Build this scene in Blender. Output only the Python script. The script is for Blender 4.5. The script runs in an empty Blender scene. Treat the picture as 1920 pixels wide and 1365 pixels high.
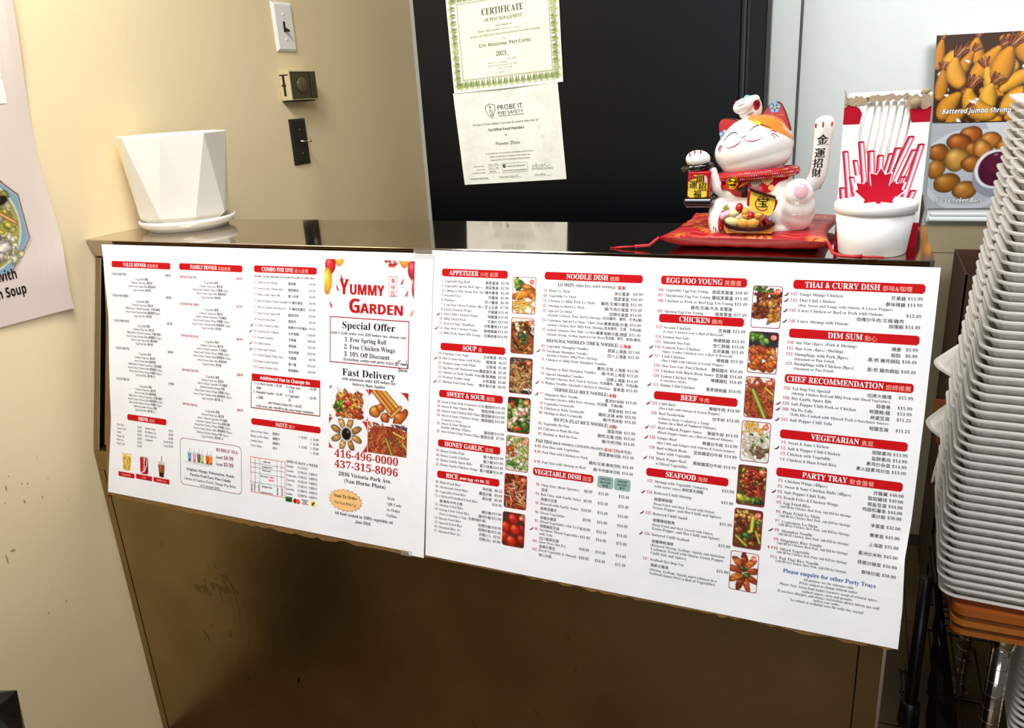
import bpy, bmesh, math, random
import numpy as np
from mathutils import Vector, Matrix, Euler
from mathutils.bvhtree import BVHTree
random.seed(7)
rng = np.random.default_rng(7)
SC = bpy.context.scene
COL = SC.collection

# ------------------------------------------------------------------ camera
CAM_POS = Vector((1.41442, -1.09373, 1.37794))
YAW, PITCH, ROLL, FPX = -0.428333, 0.330422, -0.060753, 1481.732
cy_, sy_ = math.cos(YAW), math.sin(YAW)
fwd = Vector((sy_*math.cos(PITCH), cy_*math.cos(PITCH), -math.sin(PITCH)))
r0 = Vector((cy_, -sy_, 0.0)); u0 = r0.cross(fwd)
rgt = r0*math.cos(ROLL) + u0*math.sin(ROLL)
upv = -r0*math.sin(ROLL) + u0*math.cos(ROLL)
cam = bpy.data.cameras.new('camera'); cam_o = bpy.data.objects.new('camera', cam)
COL.objects.link(cam_o)
m = Matrix.Identity(4)
for i in range(3):
    m[i][0] = rgt[i]; m[i][1] = upv[i]; m[i][2] = -fwd[i]; m[i][3] = CAM_POS[i]
cam_o.matrix_world = m
cam.sensor_width = 36.0; cam.sensor_fit = 'HORIZONTAL'
cam.lens = FPX/1920*36.0
cam.clip_start = 0.05
SC.camera = cam_o

# ------------------------------------------------------------------ view, world, lights
SC.view_settings.view_transform = 'Standard'
SC.view_settings.look = 'None'
SC.view_settings.exposure = 0.25
SC.view_settings.gamma = 1.0
SC.view_settings.use_curve_mapping = False
W = bpy.data.worlds.new('world'); SC.world = W; W.use_nodes = True
bg = W.node_tree.nodes['Background']
bg.inputs[0].default_value = (1.0, 0.97, 0.92, 1); bg.inputs[1].default_value = 0.09

def area(name, loc, target, sx, sy, power, col, spread=180):
    l = bpy.data.lights.new(name, 'AREA'); l.shape = 'RECTANGLE'; l.size = sx; l.size_y = sy
    l.energy = power; l.color = col; l.spread = math.radians(spread)
    o = bpy.data.objects.new(name, l); COL.objects.link(o); o.location = loc
    o.rotation_euler = (Vector(target)-Vector(loc)).to_track_quat('-Z', 'Y').to_euler()
    return o
area('wall_side_lamp', (0.42, -0.30, 2.30), (0.30, -0.20, 0), 0.35, 0.35, 13, (1.0, 0.97, 0.90))
area('ceiling_lamp_front', (1.05, -0.80, 2.65), (1.0, -0.65, 0), 1.0, 0.5, 23, (0.98, 0.985, 1.0))
area('kitchen_lamp', (2.5, 0.25, 2.5), (1.55, 1.37, 1.65), 0.8, 0.5, 7.5, (0.96, 0.98, 1.0), 80)
area('added_tray_fill', (2.0, -0.95, 2.6), (1.8, -0.2, 0.6), 0.8, 0.5, 12, (0.97, 0.98, 1.0))  # extra overhead fill, added to brighten the gaps in the foam stack
area('shop_window_daylight', (1.3, -4.2, 1.9), (0.9, 0.0, 1.1), 2.6, 1.6, 25, (0.90, 0.95, 1.0))

# ------------------------------------------------------------------ helpers
def lin(c):
    if isinstance(c, str):
        c = c.lstrip('#'); c = [int(c[i:i+2], 16)/255 for i in (0, 2, 4)]
    c = np.asarray(c, float)
    return np.where(c <= 0.04045, c/12.92, ((c+0.055)/1.055)**2.4)

MATS = {}
def mat(name, col, rough=0.5, metal=0.0, spec=0.5, coat=0.0, bump=None, vary=None, sss=0.0, aniso=0.0):
    """bump=(scale, strength), vary=(scale, amount, colour2)"""
    if name in MATS: return MATS[name]
    M = bpy.data.materials.new(name); M.use_nodes = True
    nt = M.node_tree; b = nt.nodes['Principled BSDF']
    c = (*[float(x) for x in lin(col)], 1)
    b.inputs['Base Color'].default_value = c
    b.inputs['Roughness'].default_value = rough
    b.inputs['Metallic'].default_value = metal
    b.inputs['Specular IOR Level'].default_value = spec
    b.inputs['Coat Weight'].default_value = coat
    b.inputs['Coat Roughness'].default_value = 0.06
    if sss:
        b.inputs['Subsurface Weight'].default_value = sss
        b.inputs['Subsurface Radius'].default_value = (0.02, 0.02, 0.02)
    if aniso: b.inputs['Anisotropic'].default_value = aniso
    tc = None
    if bump or vary:
        tc = nt.nodes.new('ShaderNodeTexCoord')
    if vary:
        n = nt.nodes.new('ShaderNodeTexNoise'); n.inputs['Scale'].default_value = vary[0]
        n.inputs['Detail'].default_value = 5
        nt.links.new(tc.outputs['Object'], n.inputs['Vector'])
        rmp = nt.nodes.new('ShaderNodeValToRGB')
        rmp.color_ramp.elements[0].position = 0.5-vary[1]; rmp.color_ramp.elements[1].position = 0.5+vary[1]
        rmp.color_ramp.elements[0].color = c
        rmp.color_ramp.elements[1].color = (*[float(x) for x in lin(vary[2])], 1)
        nt.links.new(n.outputs['Fac'], rmp.inputs['Fac'])
        nt.links.new(rmp.outputs['Color'], b.inputs['Base Color'])
    if bump:
        n = nt.nodes.new('ShaderNodeTexNoise'); n.inputs['Scale'].default_value = bump[0]
        n.inputs['Detail'].default_value = 4
        nt.links.new(tc.outputs['Object'], n.inputs['Vector'])
        bp = nt.nodes.new('ShaderNodeBump'); bp.inputs['Strength'].default_value = bump[1]
        bp.inputs['Distance'].default_value = 0.002
        nt.links.new(n.outputs['Fac'], bp.inputs['Height'])
        nt.links.new(bp.outputs['Normal'], b.inputs['Normal'])
    MATS[name] = M
    return M

def print_mat(name, rough=0.45, coat=0.0):
    """printed picture: colour comes from the mesh's colour attribute"""
    if name in MATS: return MATS[name]
    M = bpy.data.materials.new(name); M.use_nodes = True
    nt = M.node_tree; b = nt.nodes['Principled BSDF']
    a = nt.nodes.new('ShaderNodeAttribute'); a.attribute_name = 'ink'
    nt.links.new(a.outputs['Color'], b.inputs['Base Color'])
    b.inputs['Roughness'].default_value = rough; b.inputs['Coat Weight'].default_value = coat; b.inputs['Specular IOR Level'].default_value = 0.2
    MATS[name] = M
    return M

class MB:
    """collects geometry into one mesh"""
    def __init__(s): s.v = []; s.f = []; s.mi = []; s.mats = []; s.sm = []
    def slot(s, m):
        if m not in s.mats: s.mats.append(m)
        return s.mats.index(m)
    def add(s, v, f, m, smooth=False, T=None):
        k = len(s.v)
        if T is not None: v = [T @ Vector(p) for p in v]
        s.v.extend([tuple(p) for p in v]); i = s.slot(m)
        for q in f:
            s.f.append(tuple(k+j for j in q)); s.mi.append(i); s.sm.append(smooth)
        return s
    def box(s, x0, x1, y0, y1, z0, z1, m, T=None):
        v = [(x, y, z) for z in (z0, z1) for y in (y0, y1) for x in (x0, x1)]
        f = [(0, 2, 3, 1), (4, 5, 7, 6), (0, 1, 5, 4), (2, 6, 7, 3), (0, 4, 6, 2), (1, 3, 7, 5)]
        return s.add(v, f, m, False, T)
    def bbox(s, x0, x1, y0, y1, z0, z1, m, b=0.003, seg=2, T=None):
        bm = bmesh.new(); bmesh.ops.create_cube(bm, size=1)
        for q in bm.verts:
            q.co = Vector(((x0+x1)/2+q.co.x*(x1-x0), (y0+y1)/2+q.co.y*(y1-y0), (z0+z1)/2+q.co.z*(z1-z0)))
        bmesh.ops.bevel(bm, geom=bm.edges[:], offset=b, segments=seg, profile=0.5, affect='EDGES')
        return s.bm(bm, m, False, T)
    def bm(s, bm, m, smooth=False, T=None):
        bm.verts.index_update()
        v = [tuple(q.co) for q in bm.verts]; f = [[q.index for q in g.verts] for g in bm.faces]
        bm.free(); return s.add(v, f, m, smooth, T)
    def lathe(s, prof, m, n=48, c=(0, 0, 0), smooth=True, T=None, cap0=True, cap1=True, phase=0.0):
        v = []; f = []
        for (r, z) in prof:
            for i in range(n):
                a = 2*math.pi*i/n+phase; v.append((c[0]+r*math.cos(a), c[1]+r*math.sin(a), c[2]+z))
        for k in range(len(prof)-1):
            for i in range(n):
                j = (i+1) % n; f.append((k*n+i, k*n+j, (k+1)*n+j, (k+1)*n+i))
        if cap0 and prof[0][0] > 1e-6: f.append(tuple(range(n-1, -1, -1)))
        if cap1 and prof[-1][0] > 1e-6: f.append(tuple((len(prof)-1)*n+i for i in range(n)))
        return s.add(v, f, m, smooth, T)
    def tube(s, pts, r, m, n=12, T=None, flat=1.0, closed=False):
        pts = [Vector(p) for p in pts]; R = r if isinstance(r, (list, tuple)) else [r]*len(pts)
        v = []; f = []; up = Vector((0, 0, 1)); N = len(pts); prev = None
        for i, p in enumerate(pts):
            if closed: d = (pts[(i+1) % N]-pts[i-1]).normalized()
            else: d = (pts[min(i+1, N-1)]-pts[max(i-1, 0)]).normalized()
            if prev is None:
                a = d.cross(up) if abs(d.dot(up)) < 0.95 else d.cross(Vector((0, 1, 0)))
            else: a = prev-d*prev.dot(d)
            a.normalize(); prev = a; b = d.cross(a)
            for k in range(n):
                t = 2*math.pi*k/n; v.append(p+a*(R[i]*math.cos(t))+b*(R[i]*flat*math.sin(t)))
        for i in range(N if closed else N-1):
            i2 = (i+1) % N
            for k in range(n):
                k2 = (k+1) % n; f.append((i*n+k, i*n+k2, i2*n+k2, i2*n+k))
        if not closed:
            f.append(tuple(range(n-1, -1, -1))); f.append(tuple((N-1)*n+k for k in range(n)))
        return s.add(v, f, m, True, T)
    def ell(s, c, r, m, T=None, nu=28, nv=16, rot=None, pw=1.0):
        v = []; f = []
        for j in range(nv+1):
            t = math.pi*j/nv-math.pi/2
            for i in range(nu):
                a = 2*math.pi*i/nu
                cc = math.copysign(abs(math.cos(t))**pw, math.cos(t)); ss = math.copysign(abs(math.sin(t))**pw, math.sin(t))
                p = Vector((r[0]*cc*math.cos(a), r[1]*cc*math.sin(a), r[2]*ss))
                if rot is not None: p = rot @ p
                v.append(p+Vector(c))
        for j in range(nv):
            for i in range(nu):
                i2 = (i+1) % nu; f.append((j*nu+i, j*nu+i2, (j+1)*nu+i2, (j+1)*nu+i))
        return s.add(v, f, m, True, T)
    def prism(s, pts, d0, d1, m, axis='y', T=None):
        """polygon in the x-z (axis y) / y-z (axis x) / x-y (axis z) plane, extruded"""
        P = {'y': lambda a, b, d: (a, d, b), 'x': lambda a, b, d: (d, a, b), 'z': lambda a, b, d: (a, b, d)}[axis]
        n = len(pts)
        v = [P(a, b, d0) for a, b in pts]+[P(a, b, d1) for a, b in pts]
        f = [tuple(range(n)), tuple(range(2*n-1, n-1, -1))]+[(i, i+n, (i+1) % n+n, (i+1) % n) for i in range(n)]
        return s.add(v, f, m, False, T)
    def build(s, name, parent=None, loc=None):
        me = bpy.data.meshes.new(name); me.from_pydata(s.v, [], s.f)
        for q in s.mats: me.materials.append(q)
        me.polygons.foreach_set('material_index', s.mi); me.polygons.foreach_set('use_smooth', s.sm)
        bm = bmesh.new(); bm.from_mesh(me); bmesh.ops.recalc_face_normals(bm, faces=bm.faces[:]); bm.to_mesh(me); bm.free()
        me.update()
        o = bpy.data.objects.new(name, me); COL.objects.link(o)
        if parent: o.parent = parent
        if loc is not None: o.location = loc
        return o

def tag(o, label, cat, group=None):
    o['label'] = label; o['category'] = cat
    if group: o['group'] = group
    return o
def thing(name, label, cat, loc=(0, 0, 0), rot=(0, 0, 0), group=None):
    o = bpy.data.objects.new(name, None); COL.objects.link(o); o.empty_display_size = 0.05
    o.location = loc; o.rotation_euler = rot
    return tag(o, label, cat, group)
def structure(o): o['kind'] = 'structure'; return o

# ------------------------------------------------------------------ lettering
def _bold(ch):
    if 'A' <= ch <= 'Z': return chr(0x1D400+ord(ch)-65)
    if 'a' <= ch <= 'z': return chr(0x1D41A+ord(ch)-97)
    if '0' <= ch <= '9': return chr(0x1D7CE+ord(ch)-48)
    return ch
def _bital(ch):
    if 'A' <= ch <= 'Z': return chr(0x1D468+ord(ch)-65)
    if 'a' <= ch <= 'z': return chr(0x1D482+ord(ch)-97)
    if '0' <= ch <= '9': return chr(0x1D7CE+ord(ch)-48)
    return ch
def _sans(ch):
    if 'A' <= ch <= 'Z': return chr(0x1D5D4+ord(ch)-65)
    if 'a' <= ch <= 'z': return chr(0x1D5EE+ord(ch)-97)
    if '0' <= ch <= '9': return chr(0x1D7EC+ord(ch)-48)
    return ch
STY = {'b': (_bold, 0.0), 'r': (_bold, -0.011), 'i': (_bital, 0.0), 's': (lambda c: c, 0.0), 'S': (_sans, 0.0), 'O': (_sans, 0.013), 'k': (lambda c: c, 0.018)}
_tc = {}
def _run(s, style):
    key = (s, style)
    if key in _tc: return _tc[key]
    fn, off = STY[style]
    c = bpy.data.curves.new('lettering', 'FONT'); c.body = ''.join(fn(q) for q in s); c.size = 1.0
    c.offset = off; c.resolution_u = 3
    o = bpy.data.objects.new('lettering', c); COL.objects.link(o)
    bpy.context.view_layer.update()
    ev = o.evaluated_get(bpy.context.evaluated_depsgraph_get()); me = ev.to_mesh()
    n = len(me.vertices); v = np.empty(n*3); me.vertices.foreach_get('co', v); v = v.reshape(-1, 3)[:, :2].copy()
    f = [tuple(p.vertices) for p in me.polygons]
    ev.to_mesh_clear(); COL.objects.unlink(o); bpy.data.objects.remove(o); bpy.data.curves.remove(c)
    _tc[key] = (v, f)
    return _tc[key]
def is_cjk(c): return ord(c) > 0x2E7F
def text_geo(s, style):
    """returns verts (n,2) in em, faces, width"""
    runs = []; cur = ''; k = None
    for ch in s:
        t = is_cjk(ch)
        if k is None or t == k: cur += ch
        else: runs.append((k, cur)); cur = ch
        k = t
    if cur: runs.append((k, cur))
    V = []; F = []; x = 0.0; nv = 0
    for cj, t in runs:
        st = ('k' if style in 'bS' else 's') if cj else style
        st = 's' if cj else style
        lead = len(t)-len(t.lstrip(' '))
        body = t.strip(' ')
        if not cj: x += 0.25*lead
        if body:
            v, f = _run(body, st)
            if len(v):
                v = v.copy(); w = len(body)*1.0 if cj else v[:, 0].max()+0.03
                v[:, 0] += x; V.append(v); F += [tuple(i+nv for i in q) for q in f]; nv += len(v)
                x += w
        if not cj: x += 0.25*(len(t)-len(t.rstrip(' '))) if body else 0
    return (np.vstack(V) if V else np.zeros((0, 2))), F, x

class Pic:
    """a small procedural picture (a printed photograph), painted into a colour grid"""
    def __init__(s, w, h, res, bg):
        s.w, s.h = w, h; s.nx, s.ny = int(round(w/res)), int(round(h/res)); s.ss = 2
        X, Y = np.meshgrid((np.arange(s.nx*s.ss)+.5)/(s.nx*s.ss)*w, (np.arange(s.ny*s.ss)+.5)/(s.ny*s.ss)*h)
        s.X, s.Y = X, Y
        s.c = np.tile(np.array(s.rgb(bg)), (s.ny*s.ss, s.nx*s.ss, 1)).astype(float)
    def rgb(s, c):
        if isinstance(c, str): c = c.lstrip('#'); c = [int(c[i:i+2], 16)/255 for i in (0, 2, 4)]
        return np.array(c, float)
    def put(s, mask, col): s.c[mask] = col[mask] if getattr(col, 'ndim', 1) == 3 else s.rgb(col)
    def blob(s, x, y, rx, ry, a, col, wob=0.08, dark=0.5, hl=0.35, tex=0.06, seed=None):
        r = np.random.default_rng(int(rng.integers(1e9)) if seed is None else seed)
        dx, dy = s.X-x, s.Y-y; ca, sa = math.cos(a), math.sin(a)
        p, q = (dx*ca+dy*sa)/rx, (-dx*sa+dy*ca)/ry
        th = np.arctan2(q, p); w = 1+wob*(np.sin(2*th+r.uniform(0, 6))*.6+np.sin(3*th+r.uniform(0, 6))*.5+np.sin(5*th+r.uniform(0, 6))*.3)
        d = np.hypot(p, q)/w; mk = d < 1
        sh = 1-dark*d**3+0*d
        l = np.clip(1-np.hypot(dx/rx+.35, dy/ry+.4)/.8, 0, 1)
        n = np.sin(s.X*3.1/rx*2+r.uniform(0, 6))*np.sin(s.Y*2.7/ry*2+r.uniform(0, 6))
        col = s.rgb(col)[None, None, :]*(sh*(1+tex*n))[..., None]+hl*(l**1.5)[..., None]*np.array([1, .95, .8])
        s.put(mk, np.clip(col, 0, 1))
    def strand(s, pts, w, col, dark=0.55, hl=0.2):
        d = np.full(s.X.shape, 1e9)
        for (x0, y0), (x1, y1) in zip(pts[:-1], pts[1:]):
            ex, ey = x1-x0, y1-y0; L = ex*ex+ey*ey+1e-9
            t = np.clip(((s.X-x0)*ex+(s.Y-y0)*ey)/L, 0, 1)
            d = np.minimum(d, np.hypot(s.X-x0-t*ex, s.Y-y0-t*ey))
        k = d/(w/2); mk = k < 1
        c = s.rgb(col)[None, None, :]*(1-dark*k**2)[..., None]+hl*np.clip(1-k*2, 0, 1)[..., None]
        s.put(mk, np.clip(c, 0, 1))
    def poly(s, pts, col):
        mk = np.zeros(s.X.shape, bool); n = len(pts)
        for i in range(n):
            (x0, y0), (x1, y1) = pts[i], pts[(i+1) % n]
            if y0 == y1: continue
            cnd = ((y0 > s.Y) != (y1 > s.Y)) & (s.X < (x1-x0)*(s.Y-y0)/(y1-y0)+x0); mk ^= cnd
        s.put(mk, col)
    def disc(s, x, y, rx, ry, col): s.put(np.hypot((s.X-x)/rx, (s.Y-y)/ry) < 1, col)
    def noodles(s, n, cols, w, x0, y0, x1, y1, L=10, wave=2.5):
        for _ in range(n):
            x, y = rng.uniform(x0, x1), rng.uniform(y0, y1); a = rng.uniform(0, 6.28); P = []
            for k in range(5):
                P.append((x, y)); x += L/4*math.cos(a); y += L/4*math.sin(a); a += rng.normal(0, .5)*wave/2.5
            s.strand(P, w*rng.uniform(.8, 1.2), cols[rng.integers(len(cols))])
    def scatter(s, n, cols, r, x0, y0, x1, y1, asp=1.6, **k):
        k.setdefault('wob', .22); k.setdefault('hl', .22); k.setdefault('dark', .62); k.setdefault('tex', .14)
        for _ in range(int(n*1.9) if n > 3 else n):
            q = r*.76*rng.uniform(.6, 1.4)
            s.blob(rng.uniform(x0, x1), rng.uniform(y0, y1), q*asp**.5, q/asp**.5, rng.uniform(0, 3.14), cols[rng.integers(len(cols))], **k)
    def grain(s, a): s.c = np.clip(s.c*(1+a*rng.normal(0, 1, s.X.shape)[..., None]), 0, 1)
    def grid(s):
        c = s.c.reshape(s.ny, s.ss, s.nx, s.ss, 3)
        return lin(c.mean(axis=(1, 3)))

class Sheet:
    """flat print laid out in millimetres (u right, v down); built through a mapping to 3-D"""
    def __init__(s): s.v = []; s.f = []; s.mi = []; s.mats = []; s.ink = []; s.n = 0
    def _add(s, uv, lift, faces, m, ink=None):
        if m not in s.mats: s.mats.append(m)
        i = s.mats.index(m); uv = np.asarray(uv, float)
        s.v.append(np.column_stack([uv, np.full(len(uv), lift)]))
        k = s.n; s.n += len(uv)
        s.f += [tuple(k+j for j in q) for q in faces]; s.mi += [i]*len(faces)
        s.ink.append(np.ones((len(uv), 3)) if ink is None else ink)
    def text(s, t, u, v, size, style, m, align='l', xs=1.0, maxw=None, width=None, lift=0.35, rot=0.0, shear=0.0):
        g, f, w = text_geo(t, style)
        if not len(g): return 0
        w = w*size*xs
        if width: xs *= width/w; w = width
        elif maxw and w > maxw: xs *= maxw/w; w = maxw
        x = g[:, 0]*size*xs+shear*g[:, 1]*size; y = -g[:, 1]*size
        if align == 'r': x = x-w
        elif align == 'c': x = x-w/2
        if rot:
            c, q = math.cos(rot), math.sin(rot); x, y = x*c-y*q, x*q+y*c
        s._add(np.column_stack([x+u, y+v]), lift, f, m); return w
    def poly(s, pts, m, lift=0.2): s._add(pts, lift, [tuple(range(len(pts)))], m)
    def rect(s, u0, v0, u1, v1, m, lift=0.2):
        nu, nv = max(1, int((u1-u0)/9)), max(1, int((v1-v0)/9))
        P = [(u0+(u1-u0)*i/nu, v0+(v1-v0)*j/nv) for j in range(nv+1) for i in range(nu+1)]
        s._add(P, lift, [(j*(nu+1)+i, j*(nu+1)+i+1, (j+1)*(nu+1)+i+1, (j+1)*(nu+1)+i) for j in range(nv) for i in range(nu)], m)
    @staticmethod
    def rr(u0, v0, u1, v1, r, n=5):
        P = []
        for cx, cy, a in ((u1-r, v0+r, -90), (u1-r, v1-r, 0), (u0+r, v1-r, 90), (u0+r, v0+r, 180)):
            for k in range(n+1):
                t = math.radians(a+90*k/n); P.append((cx+r*math.cos(t), cy+r*math.sin(t)))
        if max(u1-u0, v1-v0) < 12: return P
        Q = []
        for i, p in enumerate(P):
            Q.append(p)
            if i % (n+1) == n:
                q = P[(i+1) % len(P)]; N = max(int((u1-u0)/10), 1) if abs(p[1]-q[1]) < 1e-6 else max(int((v1-v0)/10), 1)
                Q += [(p[0]+(q[0]-p[0])*k/N, p[1]+(q[1]-p[1])*k/N) for k in range(1, N)]
        return Q
    def rrect(s, u0, v0, u1, v1, r, m, lift=0.2, n=5): s.poly(s.rr(u0, v0, u1, v1, r, n), m, lift)
    def ring(s, outer, inner, m, lift=0.3):
        n = len(outer); s._add(list(outer)+list(inner), lift, [(i, (i+1) % n, n+(i+1) % n, n+i) for i in range(n)], m)
    def rring(s, u0, v0, u1, v1, r, t, m, lift=0.3):
        A = s.rr(u0, v0, u1, v1, r); cx, cy = (u0+u1)/2, (v0+v1)/2; fx, fy = (u1-u0-2*t)/(u1-u0), (v1-v0-2*t)/(v1-v0)
        s.ring(A, [(cx+(x-cx)*fx, cy+(y-cy)*fy) for x, y in A], m, lift)
    def disc(s, u, v, r, m, lift=0.4, ry=None, n=24):
        s.poly([(u+r*math.cos(2*math.pi*k/n), v+(ry or r)*math.sin(2*math.pi*k/n)) for k in range(n)], m, lift)
    def line(s, pts, w, m, lift=0.3):
        for (x0, y0), (x1, y1) in zip(pts[:-1], pts[1:]):
            d = math.hypot(x1-x0, y1-y0) or 1; a, b = -(y1-y0)/d*w/2, (x1-x0)/d*w/2
            s.poly([(x0+a, y0+b), (x1+a, y1+b), (x1-a, y1-b), (x0-a, y0-b)], m, lift)
    def pic(s, p, u0, v0, m, lift=0.2, rad=0.0):
        g = p.grid(); nx, ny = p.nx, p.ny
        us = u0+np.arange(nx+1)/nx*p.w; vs = v0+np.arange(ny+1)/ny*p.h
        # one quad per cell, corners shared by averaging the cells around
        G = np.pad(g, ((1, 1), (1, 1), (0, 0)), mode='edge')
        K = (G[:-1, :-1]+G[1:, :-1]+G[:-1, 1:]+G[1:, 1:])/4
        U, V = np.meshgrid(us, vs)
        f = []
        for j in range(ny):
            for i in range(nx):
                if rad:
                    x = min(i+.5, nx-i-.5)/nx*p.w; y = min(j+.5, ny-j-.5)/ny*p.h
                    if x < rad and y < rad and math.hypot(rad-x, rad-y) > rad: continue
                a = j*(nx+1)+i; f.append((a, a+1, a+nx+2, a+nx+1))
        s._add(np.column_stack([U.ravel(), V.ravel()]), lift, f, m, K.reshape(-1, 3))
    def build(s, name, fn, parent=None, smooth=False):
        A = np.vstack(s.v); P = fn(A[:, 0], A[:, 1], A[:, 2])
        me = bpy.data.meshes.new(name); me.from_pydata(P.tolist(), [], s.f)
        for q in s.mats: me.materials.append(q)
        me.polygons.foreach_set('material_index', s.mi)
        at = me.color_attributes.new('ink', 'FLOAT_COLOR', 'POINT')
        I = np.vstack(s.ink); at.data.foreach_set('color', np.column_stack([I, np.ones(len(I))]).astype(np.float32).ravel())
        if smooth: me.polygons.foreach_set('use_smooth', [True]*len(me.polygons))
        me.update()
        o = bpy.data.objects.new(name, me); COL.objects.link(o)
        if parent: o.parent = parent
        return o
# ------------------------------------------------------------------ materials
wall_paint = mat('cream_wall_paint', '#eedab2', 0.42, spec=0.4, bump=(220, 0.12), vary=(1.3, 0.25, '#ebd5a8'))
grey_paint = mat('pale_grey_wall_paint', '#d3d6d2', 0.5, bump=(220, 0.08))
tile_beige = mat('beige_wall_tile', '#a89a7c', 0.35, vary=(3, 0.2, '#9c8d6c'))
floor_tile = mat('brown_floor_tile', '#5a4728', 0.3, vary=(5, 0.2, '#4a391f'))
grout = mat('dark_grout', '#33271a', 0.8)
steel_top = mat('worn_countertop_steel', '#c6bbad', 0.075, 1.0, vary=(6, 0.2, '#b0a391'), bump=(30, 0.02))
steel = mat('brushed_steel', '#a89b87', 0.28, 1.0, vary=(9, 0.2, '#94866f'))
steel_base = mat('smeared_steel_panel', '#a38e64', 0.3, 1.0, vary=(5, 0.2, '#8a754e'))
chrome = mat('chrome', '#d8d4cc', 0.1, 1.0)
black_gloss = mat('black_gloss', '#0b0c0e', 0.16, spec=0.35)
black_matte = mat('black_rubber', '#0d0d0d', 0.6)
black_metal = mat('black_metal', '#121314', 0.35, 0.0, spec=0.5)
white_plastic = mat('white_plastic', '#eceae4', 0.35)
paper = mat('white_paper', '#f4f4f6', 0.55, spec=0.3, vary=(7, 0.2, '#eceef4'), bump=(26, 0.5))
ink_k = mat('black_ink', '#0c0c10', 0.6, spec=0.12); ink_r = mat('red_ink', '#b3232c', 0.6, spec=0.12); band = mat('red_band_ink', '#c20e14', 0.6, spec=0.12)
ink_w = mat('white_ink', '#ffffff', 0.6, spec=0.12); ink_pk = mat('pale_pink_ink', '#f7b5a8', 0.6, spec=0.12); ink_m = mat('maroon_ink', '#8e1f45', 0.6, spec=0.12)
ink_dr = mat('dark_red_ink', '#a51722', 0.6, spec=0.12); ink_tr = mat('bright_red_ink', '#be1215', 0.6, spec=0.12); ink_bl = mat('blue_ink', '#1f4b9c', 0.6, spec=0.12)
ink_or = mat('orange_ink', '#e5562a', 0.6, spec=0.12); ink_gg = mat('grey_green_ink', '#8fb0a5', 0.6, spec=0.12); ink_ch = mat('chili_ink', '#5f1526', 0.6, spec=0.12)
ink_gn = mat('green_ink', '#3c6b38', 0.6, spec=0.12); ink_pe = mat('peach_ink', '#f3c27c', 0.6, spec=0.12); ink_ye = mat('yellow_ink', '#f2c637', 0.6, spec=0.12)
ink_pn = mat('peanut_ink', '#b06a3c', 0.6, spec=0.12); ink_gr = mat('grey_ink', '#6a6d70', 0.6, spec=0.12)
photo = print_mat('photo_print', 0.5); photo_gloss = print_mat('glossy_photo_print', 0.3, 0.2)
cardboard = mat('brown_cardboard', '#82602a', 0.8, vary=(14, 0.2, '#725020'), bump=(60, 0.2))

# ------------------------------------------------------------------ the room
b = MB()
b.box(-0.1, 0, -3.2, 1.47, 0, 2.8, wall_paint)
structure(b.build('wall_left'))
b = MB(); b.box(0, 3.2, 1.37, 1.47, 0.0, 2.8, grey_paint)
structure(b.build('wall_back'))
b = MB()
for x0, x1 in ((0.0, 1.4985), (1.5, 3.2)):              # smooth tan panelling on the lower wall
    for z0, z1 in ((0.0, 0.389), (0.391, 0.889), (0.891, 0.965)): b.box(x0, x1, 1.362, 1.3695, z0, z1, tile_beige)
structure(b.build('trim_1'))
b = MB(); b.box(-0.1, 3.2, -3.2, 1.47, -0.05, -0.004, grout)
for i in range(8):
    for j in range(11):
        b.box(0.004+i*0.4, 0.4+i*0.4, -3.1+j*0.4, -2.704+j*0.4, -0.01, 0.0, floor_tile)
structure(b.build('floor'))
# scuffs on the left wall (kept as marks of their own)
dirt = mat('wall_scuff', '#b59d69', 0.6)
b = MB()
for (y, z, w, h) in [(-.33, .84, .006, .014), (-.30, .80, .004, .03), (-.31, .79, .004, .01), (-.345, .77, .007, .008), (-.27, .76, .003, .004), (-.28, .74, .004, .012), (-.25, .735, .003, .003), (-.24, .73, .005, .004), (-.255, .70, .005, .009), (-.22, .69, .003, .006), (-.30, .62, .012, .004), (-.315, .61, .004, .018), (-.25, .5, .002, .002), (-.27, .46, .004, .003), (-.23, .46, .004, .003), (-.34, .69, .006, .01), (-.36, .66, .003, .012), (-.21, .77, .003, .003), (-.20, .72, .002, .004), (-.37, .9, .01, .004), (-.17, .66, .003, .003), (-.29, .715, .002, .003)]:
    n = 9; b.add([(0.0006, y+w*.5*math.cos(6.283*k/n)*random.uniform(.5, 1.1), z+h*.6*math.sin(6.283*k/n)*random.uniform(.5, 1.1)) for k in range(n)], [tuple(range(n))], dirt)
o = b.build('wall_scuff'); structure(o); o.name = 'trim_2'

# ------------------------------------------------------------------ serving counter
ctr = thing('serving_counter', 'stainless steel serving counter with a shiny narrow top against the cream wall', 'counter', (0.75, 0.08, 0))
def L(b, name, parent=ctr, lab=None):
    P = Vector(parent.location); b.v = [(x-P.x, y-P.y, z-P.z) for x, y, z in b.v]
    o = b.build(name, parent)
    if lab: o['label'] = lab
    return o
b = MB()
prof = [(0.0, 1.1488), (0.0012, 1.15), (0.263, 1.15), (0.266, 1.147), (0.266, 1.112), (0.016, 1.112), (0.012, 1.116)]
b.prism(prof, 0.0015, 1.5, steel_top, 'x'); L(b, 'countertop', lab='shiny worn steel countertop')
s_ = 0.281; slope = lambda z: 0.012-(1.112-z)*s_                   # slanted front frame
def slant(x0, x1, off, z0, z1, m, t=0.02):
    b.add([(x, slope(z)+off+d, z) for x in (x0, x1) for z in (z0, z1) for d in (0, t)], [(0, 1, 3, 2), (4, 6, 7, 5), (0, 2, 6, 4), (1, 5, 7, 3), (0, 4, 5, 1), (2, 3, 7, 6)], m)
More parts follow.
